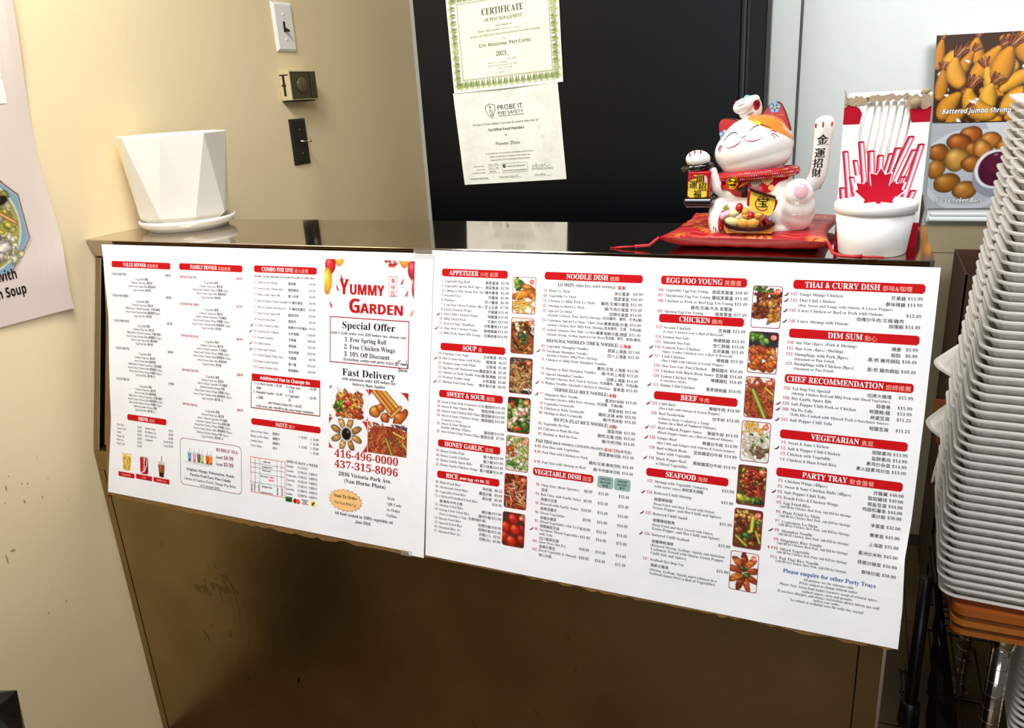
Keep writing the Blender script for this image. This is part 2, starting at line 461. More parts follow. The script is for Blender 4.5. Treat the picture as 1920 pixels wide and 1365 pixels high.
b = MB(); slant(0.003, 0.0185, 0.0, 0.735, 1.112, steel); slant(0.0185, 0.0200, -0.0005, 0.735, 1.112, chrome, 0.012); L(b, 'front_post')
b = MB(); slant(0.027, 0.036, 0.006, 0.745, 1.095, steel); L(b, 'glass_frame')
b = MB(); slant(0.020, 1.488, 0.014, 0.735, 1.112, mat('dark_front_glass', '#0a0908', 0.1), 0.006); L(b, 'front_glass')
b = MB(); slant(1.474, 1.488, 0.0, 0.735, 1.112, steel); L(b, 'front_post')
b = MB(); b.bbox(0.002, 1.489, -0.0955, 0.10, 0.690, 0.735, steel_base, 0.004); L(b, 'lower_ledge')
b = MB(); b.box(0.0205, 1.4545, -0.0930, -0.088, 0.02, 0.690, steel_base)
b.box(0.0205, 1.4545, -0.0925, -0.08, 0.0, 0.02, black_matte)
sm_ = mat('panel_grime', '#85724e', 0.4, 1.0)
for k in range(34):
    x = random.choice([random.uniform(.1, .45), random.uniform(.2, .34), random.uniform(.75, 1.1)]); z = random.uniform(.2, .62); w = random.uniform(.001, .005); h = w*random.uniform(1, 5); a = random.uniform(-.5, .5); n = 8
    P = [(w*math.cos(6.283*i/n)*random.uniform(.5, 1), h*math.sin(6.283*i/n)*random.uniform(.5, 1)) for i in range(n)]
    b.add([(x+p*math.cos(a)-q*math.sin(a), -0.0932, z+p*math.sin(a)+q*math.cos(a)) for p, q in P], [tuple(range(n))], sm_)
for P in ([(.455, .42), (.458, .36), (.463, .30), (.468, .22), (.470, .15)], [(.205, .455), (.235, .445), (.262, .44)], [(.30, .50), (.312, .46), (.318, .42), (.312, .385)], [(.27, .47), (.276, .43)]):
    for (x0, z0), (x1, z1) in zip(P[:-1], P[1:]): b.add([(x0-.0012, -.0932, z0), (x0+.0012, -.0932, z0), (x1+.0012, -.0932, z1), (x1-.0012, -.0932, z1)], [(0, 1, 2, 3)], sm_)
for k in range(16):
    x, z = random.gauss(.235 if k % 2 else .29, .02), random.gauss(.465, .016); w, h = random.uniform(.004, .012), random.uniform(.004, .014)
    b.add([(x+w*math.cos(6.283*i/10)*random.uniform(.5, 1), -.09305-.000004*k, z+h*math.sin(6.283*i/10)*random.uniform(.5, 1)) for i in range(10)], [tuple(range(10))], sm_)
L(b, 'front_panel', lab='large smeared brown steel lower front panel')
b = MB(); b.box(0.002, 0.0190, -0.0940, -0.06, 0.0, 0.690, steel_base); L(b, 'side_trim')
b = MB(); b.box(1.4565, 1.4850, -0.0940, -0.06, 0.0, 0.690, steel_base); L(b, 'side_trim')
b = MB(); b.box(1.4852, 1.4895, -0.0965, -0.06, 0.0, 0.690, chrome); L(b, 'corner_strip', lab='thin bright vertical corner strip')
b = MB(); b.box(0.004, 1.4848, -0.0875, 0.255, 0.03, 0.690, black_matte); b.box(0.004, 1.486, 0.10, 0.255, 0.690, 1.112, black_matte)
L(b, 'cabinet_body')

# ------------------------------------------------------------------ menu sheets on the slanted front
TILT = 0.22993; tc_, ts_ = math.cos(TILT), math.sin(TILT)
PP0 = np.array([0.0555, -0.0077, 1.1437]); PX = np.array([1.0, 0, 0]); PD = np.array([0, -ts_, -tc_]); PN = np.array([0, -tc_, ts_])
EV = [0, 30, 80, 139, 200, 253, 345, 419, 520]; EU = [-1, 3.5, 7.6, 13.9, 14.4, 14.6, 13.2, 6.3, -3]
def pshift(u, v): return 7*np.exp(-((v-240)/95)**2)*np.clip(1-u/330, 0, 1)
def pwave(u, v):
    w = 0.45*np.sin(u/41+v/67)*np.sin(v/57-u/93)+0.3*np.sin(u/23+1)*np.sin(v/31)
    w = w+5*np.exp(-((v-385)/38)**2)*np.exp(-np.clip(1449-u, 0, None)/16)+3*np.exp(-((v-240)/120)**2)*np.exp(-np.clip(u, 0, None)/18)
    return w*np.clip(v/40, 0, 1)
def pmap(P):
    def fn(u, v, l):
        return PP0-np.array(P)+np.outer((u+pshift(u, v))/1000, PX)+np.outer(v/1000, PD)+np.outer((l+1.2+pwave(u, v))/1000, PN)
    return fn
def ppoint(u, v, l=0.0): return tuple((pmap((0, 0, 0))(np.array([u]), np.array([v]), np.array([l])))[0])

def grid_sheet(S, ul, ur, v0, v1, m, lift=0.0, nu=60, nv=44, top=0.0):
    vs = np.linspace(0, 1, nv+1); pts = []
    for t in vs:
        for k in range(nu+1):
            v = v0+(v1-v0)*t; a = ul(v); c = ur(v); pts.append((a+(c-a)*k/nu, v+(1-t)*top*(1-k/nu)))
    f = [(j*(nu+1)+i, j*(nu+1)+i+1, (j+1)*(nu+1)+i+1, (j+1)*(nu+1)+i) for j in range(nv) for i in range(nu)]
    S._add(pts, lift, f, m)

def rows(S, txt, un, ua, uc, up, size=5.75, xs=0.94, num=ink_r, capw=200):
    for ln in txt.strip('\n').split('\n'):
        q = ln.split('|')
        v = float(q[0]); nm = q[1]; a = q[2] if len(q) > 2 else ''; c = q[3] if len(q) > 3 else ''; p = q[4] if len(q) > 4 else ''
        du = float(q[5]) if len(q) > 5 and q[5] else 0
        chili = nm.startswith('*'); nut = nm.startswith('^'); nm = nm.lstrip('*^')
        left = ua
        if nm:
            w = S.text(nm, ua-1.6, v, size*1.02, 'r', num, 'r', 0.88); left = ua-1.6-w
        if chili:
            x, y = left-5.0, v-0.6
            S.poly([(x-3.2, y+1.2), (x-.8, y+.2), (x+1.6, y-2.0), (x+2.6, y-3.6), (x+3.1, y-3.0), (x+2.6, y-1.0), (x+.6, y+1.2), (x-1.4, y+1.9)], ink_ch, .3)
        if nut:
            x, y = left-3.0, v-2.2
            S.disc(x-.5, y-.9, .9, ink_pn, .3, 1.3, 10); S.disc(x+.4, y+.9, 1.0, ink_pn, .3, 1.4, 10)
        sub = a.startswith('(')
        lim = capw
        if c and not c.startswith('>'):
            w = S.text(c, uc+du, v+.6, 5.75, 's', ink_k, 'r', 1.0); lim = uc+du-w-ua-.8
        elif c: S.text(c[1:], ua+.5, v+.4, 5.4, 's', ink_k, 'l', 1.0)
        if a: S.text(a, ua-(.6 if sub else 0), v, size*(.91 if sub else 1), 'r', ink_k, 'l', xs*(1.01 if sub else 1), maxw=max(lim, 12) if not sub else capw)
        if p: S.text(p, up, v, size*.98, 'r', ink_k, 'r', 1.0)

def heading(parent, P, u0, u1, v0, v1, a, c, size=10.6, xs=0.86, mid='', c8=2.6):
    S = Sheet(); k = c8
    S.rect(u0+k, v0, u1-k, v1, band, .2)
    S.poly([(u1-k, v0), (u1-.6, v0+.7*k), (u1, v0+k*1.2), (u1, v1-k*1.2), (u1-.6, v1-.7*k), (u1-k, v1)], band, .2); S.poly([(u0+k, v1), (u0+.6, v1-.7*k), (u0, v1-k*1.2), (u0, v0+k*1.2), (u0+.6, v0+.7*k), (u0+k, v0)], band, .2)
    h = v1-v0; wa = text_geo(a, 'b')[2]*size*xs; wm = text_geo(mid, 'S')[2]*size*.52 if mid else 0; cs = h*.62
    wc = sum(cs if is_cjk(q) else cs*.6 for q in c); gap = 2.2
    tot = wa+wc+gap+(wm+gap if mid else 0); mw = u1-u0-5; f = min(1, mw/tot); x = (u0+u1)/2-tot*f/2; base = v1-h*.2
    S.text(a, x, base, size, 'b', ink_w, 'l', xs*f); x += (wa+gap)*f
    if mid: S.text(mid, x, base-.3, size*.52, 'S', ink_w, 'l', f); x += (wm+gap)*f
    S.text(c, x, base+.2, cs, 's', ink_pk, 'l', f)
    return S.build('section_heading', pmap(P), parent)

# ---- left sheet
LP = ppoint(0, 0); RP = ppoint(737, 0)
S = Sheet()
grid_sheet(S, lambda v: float(np.interp(v, EV, EU)-pshift(0, v)), lambda v: 707, 0, 497, paper)
def lst(txt, uc, size=5.7, xs=0.84, heads=ink_k, uh=26, upr=180):
    for ln in txt.strip('\n').split('\n'):
        q = ln.split('|'); v = float(q[0])
        if len(q) > 2:
            S.text(q[1], uh, v, 6.4, 'b', heads, 'l', .72); S.text(q[2], upr, v-1.6, 6.3, 'b', heads, 'r', .75)
        else: S.text(q[1], uc, v, size, 'r', ink_k, 'c', xs)
ER = ' Egg Rolls 蛋卷'; CS = 'Chicken Chop Suey 雞豆芽'; BM = 'Beef w/ Mixed Vegetables 牛炒雜菜'; BP = 'BBQ Pork w/ Mixed Vegetables 叉燒炒雜菜'
DW = 'Deep Fried Chicken Wings 炸雞翼 (12pcs)'; SB = 'Sweet & Sour Chicken Balls 酸甜雞球 (12pcs)'; SR = 'Sweet & Sour Spare Ribs 酸甜排骨'; EF = 'Egg Fried Rice 蛋炒飯'; BJ = 'Battered Jumbo Shrimp 炸蝦'
lst(f'''58.3|VALUE FOR TWO|$28.99
66.2|2{ER}
72.9|{CS}
79.9|{SR}
86.9|{EF}
99.8|VALUE FOR THREE|$38.99
108.8|3{ER}
115.7|{CS}
122.7|{BP}
129.6|Sweet & Sour Chicken Balls 酸甜雞球 (9pcs)
136.6|{EF}
148.8|VALUE FOR FOUR|$52.99
155.6|4{ER}
162.6|{CS}
169.6|{BP}
176.6|{SB}
183.3|{SR}
190.3|{EF}
202.5|VALUE FOR FIVE|$64.99
210.1|5{ER}
217.1|{CS}
224.1|Sweet & Sour Ribs 酸甜排骨
231.0|{BP}
238.0|{SB}
245.0|{DW}
251.8|{EF} (2)
263.3|VALUE FOR SIX|$79.99
273.3|6{ER}
279.9|{CS}
286.7|Sweet & Sour Ribs 酸甜排骨
293.5|{BP}
300.2|{SB}
306.9|{DW}
313.7|{BJ}
320.7|{EF} (2)''', 104.5)
lst(f'''57.9|DINNER FOR TWO|$36.99
66.0|2{ER}
72.7|{CS}
79.4|{DW}
86.0|{SR}
93.0|{EF}
107.9|DINNER FOR THREE|$51.99
115.4|3{ER}
122.3|{CS}
129.0|{BM}
135.8|{DW}
142.7|{SB}
149.6|{EF}
166.9|DINNER FOR FOUR|$63.99
174.6|4{ER}
181.7|{CS}
188.5|{BM}
195.3|{DW}
202.2|{SB}
209.4|{SR}
216.6|{EF}
231.9|DINNER FOR FIVE|$80.99
239.6|5{ER}
246.4|{CS}
253.2|{BM}
260.0|{BJ}
267.0|{DW}
274.0|{SB}
281.1|{EF} (2)
296.9|DINNER FOR SIX|$90.99
304.6|6{ER}
311.8|{CS}
318.8|{BM}
325.6|Cantonese Special Chow Mein 廣東炒麵
332.4|{DW}
339.4|{SB}
346.6|{BJ} (12pcs)
353.6|{EF} (2)''', 277, heads=ink_dr, uh=202, upr=350.5)
S.text('Includes (2) Egg Roll and Served with Fried Rice or White Rice', 378, 49.4, 5.0, 'i', ink_k, width=131)
rows(S, '''60.4|C1.|Sweet & Sour Shrimp|酸甜蝦|$9.50|-36
71.2|C2.|Sweet & Sour Chicken Ball|酸甜雞球|$9.50|-30.5
82.0|C3.|Honey Garlic Spare Rib|蜜汁排骨|$9.90|-30.5
93.1|C4.|Beef or Chicken w/Mixed Vegetables|牛/雞炒雜菜|$8.90|-22
104.0|C5.|Beef or Chicken with Broccoli|牛/雞肉西蘭花|$9.90|-16
115.0|C7.|Sweet & Sour Spare Rib|酸甜排骨|$9.50|-30.5
125.8|C8.|Sweet & Sour Pork|酸甜肉|$9.50|-36
136.6|*C9.|Curry Chicken or Beef|咖喱炒牛肉/雞肉|$9.95|-12
147.4|*C10.|General Tao's Chicken|左宗棠雞|$10.50|-30.5
158.2|C11.|Sesame Chicken|芝麻雞|$10.50|-36
169.0|*C13.|Chili Chicken|辣椒雞|$12.50|-36
179.8|*C14.|Thai Chili Chicken|泰味辣雞|$12.50|-30.5
190.2|C17.|Fried Chicken Wings (5pcs)|炸雞翼|$9.99|-36
201.2|C18.|Honey Garlic Chicken|蜜汁雞|$12.50|-36
212.0|C19.|Lemon Chicken Strip|檸檬雞粒|$10.50|-30.5''', 373, 385.5, 506, 510.5, 5.6, .86)
for i, t in enumerate(['Diet Coke', 'Classic Coke', 'Sprite', 'Ginger Ale', 'Pure Tea', 'Pepsi Coke']):
    S.text(t, 27.5, 355.6+7.7*i, 6.0, 'r', ink_k, xs=.76); S.text('$1.85', 95, 355.4+7.6*i, 6, 'r', ink_k, 'r', .8)
for i, (t, p) in enumerate([('Bottled Water', '$1.25'), ('Hot Black Tea', '$2.00'), ('Hot Green Tea', '$2.00'), ('Lemonade', 'Small $3.50'), ('', 'Large $4.50')]):
    S.text(t, 104, 355.4+7.5*i, 6, 'r', ink_k, xs=.78); S.text(p, 177.5, 353.4+7.6*i, 6, 'r', ink_k, 'r', .8)
for i, (t, c, a) in enumerate([('Sweet & Sour Sauce', '酸甜汁', 1), ('Honey Garlic Sauce', '蜜糖汁', 0), ('Lemon Sauce', '檸檬汁', 1), ('Gravy Sauce', '肉汁', 0)]):
    v = 330+8.8*i; S.text(t, 368.5, v, 6.3, 'r', ink_k, xs=.76); S.text(c, 418, v, 5.6, 's', ink_k)
    S.text('L  $2.00', 519, v+.2-.6*i, 6.1, 'r', ink_k, 'r', .8)
    if a: S.text('S  $1.00', 493, v-.6, 6.1, 'r', ink_k, 'r', .8)
S.text('OPEN 6 DAYS A WEEK', 448, 377, 6.6, 'b', ink_k, width=70)
for i, (d, h) in enumerate([('Monday', 'CLOSED'), ('Tuesday', '11:30AM - 9:00PM'), ('Wednesday', '11:30AM - 9:00PM'), ('Thursday', '11:30AM - 9:00PM'), ('Friday', '11:30AM - 9:00PM'), ('Saturday', '12:00PM - 9:00PM'), ('Sunday', '12:00PM - 9:00PM')]):
    v = 385+8.4*i; S.text(d, 448, v, 6.3, 'r', ink_k, xs=.76); S.text(h, 473, v, 6.3, 'r', ink_k, width=43 if i else 22)
# cover lettering
for t, u, v, sz, w in [('Fast Delivery', 567, 209, 17, 106), ('with minimum order $35 before tax', 567, 217, 7, 106), ('Delivery Rate Applies', 588, 225, 7, 65), ('2836 Victoria Park Ave.', 561, 384.5, 9.4, 107), ('(Van Horne Plaza)', 573, 395.5, 9.4, 84), ('Scan', 660, 413, 7.6, 15), ('QR Code', 660.5, 423, 7.6, 28), ('to Order', 660, 433, 7.6, 26), ('Online', 659, 443, 7.6, 21), ('All food cooked in 100% vegetable oil', 554, 454.5, 7.4, 118), ('June 2026', 597, 464, 7, 31)]:
    S.text(t, u, v, sz, 'r' if u > 658 else 'b', ink_k, width=w)
S.text('416-496-0000', 552, 352.5, 18.5, 'b', ink_tr, width=129); S.text('437-315-8096', 552, 371, 18.5, 'b', ink_tr, width=129)
for dx in (-.6, -.2, .2, .6):                            # heavy red title lettering
    for t, u, v, sz, w in (('Y', 560.6, 71.8, 36, 18.8), ('UMMY', 580, 71.4, 24, 68.5), ('G', 578.6, 101.8, 33, 22.8), ('ARDEN', 602, 101.8, 23, 82.5)): S.text(t, u+dx, v, sz, 'S', ink_tr, width=w, lift=.35+.02*dx)
S.rring(656.5, 39, 672.5, 72, 1, .7, ink_m)
for i, c in enumerate('美味园'): S.text(c, 664.5, 49.5+10.2*i, 9.6, 's', ink_tr, 'c')
menu_l = S.build('menu_sheet', pmap(LP)); menu_l.location = LP
tag(menu_l, 'white left menu sheet with dinner combos, drinks and the red restaurant title', 'menu')
for h in [(26, 179.5, 31.2, 43.2, 'VALUE DINNER', '超值晚餐'), (201, 351, 30.6, 42.6, 'FAMILY DINNER', '家庭晚餐'), (377, 513, 29.3, 41.3, 'COMBO FOR ONE', '單人套餐'), (56, 160, 330.2, 342, 'DRINK', '飲料'), (370, 523, 304.4, 316, 'SAUCE', '醬汁')]:
    heading(menu_l, LP, *h, 10.2, .78)
def part(name, fn): S = Sheet(); fn(S); return S.build(name, pmap(LP), menu_l)
def f_fee(S):
    S.rect(371, 222.8, 521.5, 236, band, .2); S.ring([(369, 236), (521.5, 236), (522, 286), (368.5, 286)], [(370.4, 236.1), (520.1, 236.1), (520.6, 284.4), (370, 284.4)], ink_dr)
    S.text('Additional Fee to Change to:', 445, 232.3, 8.6, 'S', ink_w, 'c', width=110)
    for t, u, v, w in [('1. Lo Mein Noodle + $1.99', 376, 242, 63), ('3. Chop Suey', 448, 242.2, 32), ('+ $1.99', 497, 241.5, 16), ('2. Shanghai Noodle + $1.99', 375, 257.3, 65), ('4. Vegetable', 447, 257.8, 30), ('+ $1.99', 496, 257.3, 17), ('Add Wonton Soup (M) + $4.25', 407, 274.5, 75), ('(Add extra side +$4.00 in the same larger container', 381, 282.5, 127)]:
        S.text(t, u, v, 6.2, 'b', ink_k, width=w)
    for t, u, v in [('撈麵', 381, 250.2), ('豆芽', 454, 249.8), ('上海麵', 380, 267), ('菜', 453, 265.4)]: S.text(t, u, v, 5.6, 's', ink_k)
part('fee_box', f_fee)
def f_map(S):
    S.rring(367, 376, 446, 442.5, .3, .9, ink_or)
    for u in (378, 388.5, 428, 437.7): S.line([(u, 376.5), (u, 442)], .5, ink_k)
    for v in (387.5, 395.3, 405.2, 423): S.line([(367.5, v), (445.5, v)], .5, ink_k)
    for t, u, v, w in [('HWY 401', 397, 384, 16), ('Sheppard Ave E', 394, 393, 23), ('Finch Ave E', 394, 400, 20), ('Van Horne', 390, 411, 18), ('Sheppard Ave', 393, 430, 24), ('Lawrence Ave E', 391, 441, 27)]: S.text(t, u, v, 4.2, 'S', ink_k, width=w)
    S.text('YUMMY', 410, 411, 4.2, 'S', ink_or, width=11); S.text('GARDEN', 408, 416.5, 4.2, 'S', ink_or, width=13)
    for t, u, v in [('Bayview', 371.5, 440), ('Leslie', 377, 439), ('Don Mills', 387, 440), ('Vic Park', 431, 440), ('Kennedy', 441, 440)]: S.text(t, u, v, 3.6, 'S', ink_k, rot=-math.pi/2, width=14)
part('area_map', f_map)
def f_cash(S): S.rect(447, 439.3, 462, 448.6, ink_gn); S.text('CASH', 454.5, 446, 5, 'S', ink_k, 'c', .9)
part('payment_logo', f_cash)
part('payment_logo', lambda S: (S.disc(468.6, 444.8, 4.4, ink_dr, .3), S.disc(475, 445, 4.4, ink_or, .35)))
def f_visa(S): S.rect(482, 440, 497, 441.4, ink_bl); S.rect(482, 446.8, 497, 448.2, ink_or); S.text('VISA', 489.5, 446, 5, 'S', ink_k, 'c', .85)
part('payment_logo', f_visa)
def f_int(S): S.rect(502.5, 439.6, 512, 448.6, ink_ye); S.poly([(504, 445), (510, 441), (511, 443), (507, 446)], ink_k, .3); S.poly([(505, 446), (508, 445), (507.5, 447.5), (505, 448)], ink_k, .3)
part('payment_logo', f_int)
def f_offer(S):
    S.rring(541, 110, 697, 188.5, .3, 1.5, ink_dr)
    for t, u, v, sz, w in [('Special Offer', 565, 129, 17, 106), ('with CASH order over $20 before tax, choose one:', 543, 139.6, 6.6, 150), ('1. Free Spring Roll', 571, 151.3, 11, 83), ('2. Free Chicken Wings', 570, 163.6, 11, 101), ('3. 10% Off Discount', 570, 176, 11, 91), ('(Excluding combo and party trays)', 568, 183.4, 6.6, 102)]:
        S.text(t, u, v, sz, 'b', ink_k, width=w)
    for P in [[(672, 183), (674, 178), (675, 184), (672, 184)], [(677, 176), (677, 184)], [(677, 177), (683, 175)], [(677, 180), (681, 179)], [(682, 183), (683, 180), (685, 180), (685, 183)], [(686, 183), (687, 180), (688, 183), (689, 180), (690, 183)], [(691, 180), (691, 183)], [(693, 174), (692.5, 183)], [(694, 180), (696, 183), (697, 179), (694, 187)], [(679, 188), (679, 194), (682, 193), (682, 189), (679, 188)], [(684, 193), (684, 190), (686, 193), (686, 190)], [(688, 193), (689, 190), (690, 193)], [(691, 193), (692, 190), (693, 193), (696, 191)]]:
        S.line(P, .9, ink_k, .6)
part('special_offer_box', f_offer)
def f_star(S):
    P = []; Q = []
    for k in range(44):
        r = 1 if k % 2 == 0 else .86; a = 6.2832*k/44; P.append((576+36*r*math.cos(a), 427.5+20.5*r*math.sin(a))); Q.append((576+35*r*math.cos(a), 427.5+19.7*r*math.sin(a)))
    S.poly(P, ink_dr, .2); S.poly(Q, ink_pe, .35)
    S.text('Scan To Order', 552, 423.5, 8, 'b', ink_k, width=49, lift=.5); S.text('For Fast Pick Up', 553, 435.5, 7.4, 'r', ink_k, width=46, lift=.5)
part('order_starburst', f_star)
def f_tea(S):
    P = Pic(68, 30, .7, '#f3f3f5')
    P.disc(34, 28, 34, 3, '#d8d9dd')
    for x, y, c, k in [(12, 15, '#4f97b4', '#243a55'), (24, 16, '#ee8a9c', '#c54a6a'), (35, 15, '#6b5a68', '#3c3040'), (43, 17, '#a9c86a', '#4d6b1e'), (56, 16, '#e0481c', '#2a1208'), (64, 16, '#e8822a', '#4a240c')]:
        P.strand([(x+1, -2), (x, y-8)], 1.2, '#b9bcc2'); P.poly([(x-5, y-8), (x+5, y-8), (x+4, y-5), (x-4, y-5)], '#c9ccd2')
        P.poly([(x-4.6, y-5), (x+4.6, y-5), (x+3.3, y+11), (x-3.3, y+11)], c); P.poly([(x-1.5, y-4), (x+.6, y-4), (x+.3, y+10), (x-1.2, y+10)], np.clip(P.rgb(c)*1.25, 0, 1))
        for _ in range(9): P.disc(x+rng.uniform(-2.8, 2.8), y+rng.uniform(6, 11), .9, .9, k)
    S.pic(P, 208, 378, photo)
    S.rring(196, 360.5, 346, 452, 9, .8, ink_m)
    S.text('BUBBLE TEA', 285, 376.3, 8.4, 'b', ink_m, width=53)
    for i, (t, p) in enumerate([('Small', '$4.99'), ('Large', '$5.99')]): S.text(t, 285, 390+13*i, 7, 'b', ink_k, width=16); S.text(p, 303, 390+13*i, 10, 'b', ink_m, width=24)
    for t, u, v, w in [('Original, Mango, Watermelon, Peach,', 211, 422.5, 118), ('Passion Fruit,Taro, Pina Colada', 220, 432, 100), ('Choice of Tapioca Pearls, Mango Pop Boba', 205, 441.5, 127), ('or Coconut Jelly', 245, 450, 49)]: S.text(t, u, v, 7.4, 'b' if v < 435 else 'r', ink_k, width=w)
part('bubble_tea_box', f_tea)
def f_lem(S):
    P = Pic(28, 36, .7, '#f5f5f6'); P.poly([(1, 0), (27, 0), (23, 35), (5, 35)], '#f0dc9c'); P.poly([(2, 6), (26, 6), (23, 35), (5, 35)], '#eec24a'); P.disc(9, 15, 6, 9, '#e8961c'); P.disc(9, 15, 4.6, 7.6, '#f6d25a')
    P.scatter(14, ['#f4dc86', '#e6b43c', '#d9a02c'], 3, 6, 8, 23, 32, hl=.3); P.strand([(1, 1), (14, 2.5), (27, 1)], 1.2, '#d9d4c4')
    S.pic(P, 40, 410, photo); S.rect(30.5, 449.3, 73.5, 459, band, .2); S.text('Lemonade', 52, 456, 6.8, 'r', ink_pk, 'c', .8)
def f_coke(S):
    P = Pic(22, 37, .7, '#f5f5f6'); P.poly([(2, 1), (20, 1), (21.5, 4), (21.5, 33), (19.5, 36.5), (2.5, 36.5), (.5, 33), (.5, 4)], '#b4101c'); P.poly([(15, 3), (21, 4), (21, 33), (15, 35)], '#7d0a14'); P.poly([(2, 1), (20, 1), (21, 3), (1, 3)], '#c9c9cc'); P.strand([(3, 35), (12, 30), (18, 18), (19, 4)], 1.6, '#f2f2f2', 0)
    S.pic(P, 89.5, 409.5, photo); S.text('Coca-Cola', 101.5, 442, 7.6, 'i', ink_w, rot=-1.5, width=29); S.rect(78, 448.5, 121, 458, band, .2); S.text('Coke', 99.5, 455.3, 6.8, 'r', ink_pk, 'c', .8)
def f_bub(S):
    P = Pic(24, 42, .7, '#f5f5f6'); P.strand([(13, 0), (12, 16)], 2.4, '#4f93a8'); P.poly([(2, 11), (22, 11), (20, 17), (4, 17)], '#cfc9c4'); P.poly([(3, 17), (21, 17), (18, 41.5), (6, 41.5)], '#8a4420'); P.poly([(7, 18), (11, 18), (10, 36), (8, 36)], '#b06a3a')
    for _ in range(40): P.disc(rng.uniform(6.5, 17.5), rng.uniform(32, 41), 1.2, 1.2, '#2a140a')
    S.pic(P, 135, 404, photo); S.rect(125, 448.3, 167, 457.8, band, .2); S.text('Bubble Tea', 146, 455, 6.8, 'r', ink_pk, 'c', .75)
part('drink_photo', f_lem); part('drink_photo', f_coke); part('drink_photo', f_bub)
def f_lan(S, side):
    lantern = lambda x, y, rx, ry, c, hl: (P.blob(x, y, rx, ry, 0, c, 0, .35, hl, 0), P.poly([(x-rx*.45, y+ry*.92), (x+rx*.45, y+ry*.92), (x+rx*.42, y+ry*1.08), (x-rx*.42, y+ry*1.08)], '#e8702a'), P.poly([(x-rx*.4, y+ry*1.08), (x+rx*.4, y+ry*1.08), (x+rx*.6, y+ry*1.42), (x-rx*.6, y+ry*1.42)], '#f7e0dc'))
    tassel = lambda x, y, d, c: (P.disc(x, y, .8, 1, '#7a1030'), P.poly([(x+d*1.5, y+3), (x+d*3, y+3), (x+d*9, y+13), (x+d*6.6, y+12.5), (x+d*6, y+16), (x+d*3, y+10)], c))
    if side == 0:
        P = Pic(52, 90, .9, '#f7f7f9'); lantern(30, 2, 9, 9, '#f0a92e', .2); lantern(12, 10, 11, 15, '#c8202c', .35); lantern(6, 36, 10, 22, '#f2b02a', .3); tassel(31, 22, 1, '#c01a3c'); tassel(22, 39, 1, '#c01a3c'); tassel(9, 68, 1, '#b0123a'); S.pic(P, 529, 13.8, photo, .05)
    else:
        P = Pic(62, 90, .9, '#f7f7f9'); lantern(18, -3, 15, 13, '#c8202c', .1)
        for x, y in ((10, 5), (19, 3), (28, 2)): P.disc(x, y, 3.4, 2.2, '#b7d3c0')
        lantern(42, 1, 9, 10, '#f09a2e', .2); lantern(58, 14, 10, 16, '#b82640', .3); lantern(63, 44, 7, 16, '#c8303c', .3); tassel(43, 25, -1, '#b8204a'); tassel(52, 44, -1, '#b8204a'); tassel(62, 75, -1, '#e08030'); S.pic(P, 644, 13.2, photo, .05)
part('lantern_print', lambda S: f_lan(S, 0)); part('lantern_print', lambda S: f_lan(S, 1))
# -- the food pictures
OR = ['#c8641e', '#b4521a', '#d9832c', '#a3431a']; RD = ['#8e2a12', '#a83a18', '#7a1f0e', '#bc4c20']; GN = ['#3f6b1f', '#587f26', '#2c4f18', '#86a63a']
def plate(P, x, y, rx, ry, c='#e9ebef'): P.disc(x, y, rx, ry, '#c9cdd4'); P.disc(x, y, rx*.97, ry*.97, c)
def c1(P):
    P.c[:] = P.rgb('#b81a1c'); plate(P, 39, 27, 46, 40); P.scatter(60, ['#b8441c', '#c85a22', '#e08a3a', '#9c2a14'], 5, 16, 8, 66, 50, asp=2); P.noodles(50, ['#d98a3c', '#b8501e', '#e8b868'], 1.4, 14, 6, 62, 46, 12); P.scatter(9, GN, 5, 10, 24, 28, 44, asp=1.1); P.blob(36, 10, 8, 3, 1, '#c81e18'); P.blob(42, 28, 12, 3.4, -.1, '#c41a14'); P.blob(30, 8, 7, 2, 1.8, '#7a9a2a'); P.scatter(7, ['#f0c43c', '#f4d870'], 3.5, 20, 10, 55, 40); P.scatter(6, ['#a8381a', '#c4502a'], 6, 38, 36, 66, 50)
def c2(P):
    P.c[:] = P.rgb('#b81a1c'); plate(P, 38, 34, 46, 40)
    for k in range(3): P.strand([(10+9*k, 2-k), (42+8*k, 34-3*k)], 9, ['#c9822e', '#bd7226', '#cf8c38'][k], .45, .15)
    P.blob(13, 37, 11, 11, 0, '#c47026'); P.blob(24, 30, 8, 8, 0, '#b8621f'); P.blob(33, 46, 8.5, 10, 0, '#b4541e'); P.strand([(45, 42), (62, 26)], 8, '#c27a2c', .45); P.blob(62, 43, 20, 9, -.95, '#b85a20', .16)
def c3(P):
    P.c[:] = P.rgb('#b81a1c'); plate(P, 38, 27, 42, 38)
    for k in range(8):
        a = .35+k*.785; P.blob(36+22*math.cos(a), 26+20*math.sin(a), 12, 6, a, ['#b8874a', '#a3702f', '#c2995c'][k % 3], .05, .55, .25, .15)
    P.disc(36, 26, 12, 13, '#d9d9d6'); P.disc(36, 26, 10.6, 11.6, '#8c8a84'); P.disc(36, 26, 9, 10, '#0d0b0a'); P.disc(39, 22, 1.4, 1.8, '#9a9a98')
def c4(P):
    P.c[:] = P.rgb('#e4e5ea'); P.poly([(0, 0), (16, 0), (14, 5), (0, 8)], '#d8b89a'); P.poly([(50, 0), (78, 3), (78, 10), (55, 5)], '#2c3a5c'); P.blob(41, 36, 46, 31, 0, '#8e3a16', .03, .3, 0)
    P.noodles(230, ['#b8481a', '#a03a14', '#cc6428', '#8a2a10'], 2.6, 2, 10, 76, 54, 14); P.strand([(36, 26), (50, 56)], 5, '#6f8f2c', .5); P.strand([(52, 24), (62, 36)], 4, '#3d6420', .5); P.strand([(50, 14), (72, 22)], 3, '#d4b040', .4); P.strand([(68, 30), (78, 42)], 3, '#c9a83a')
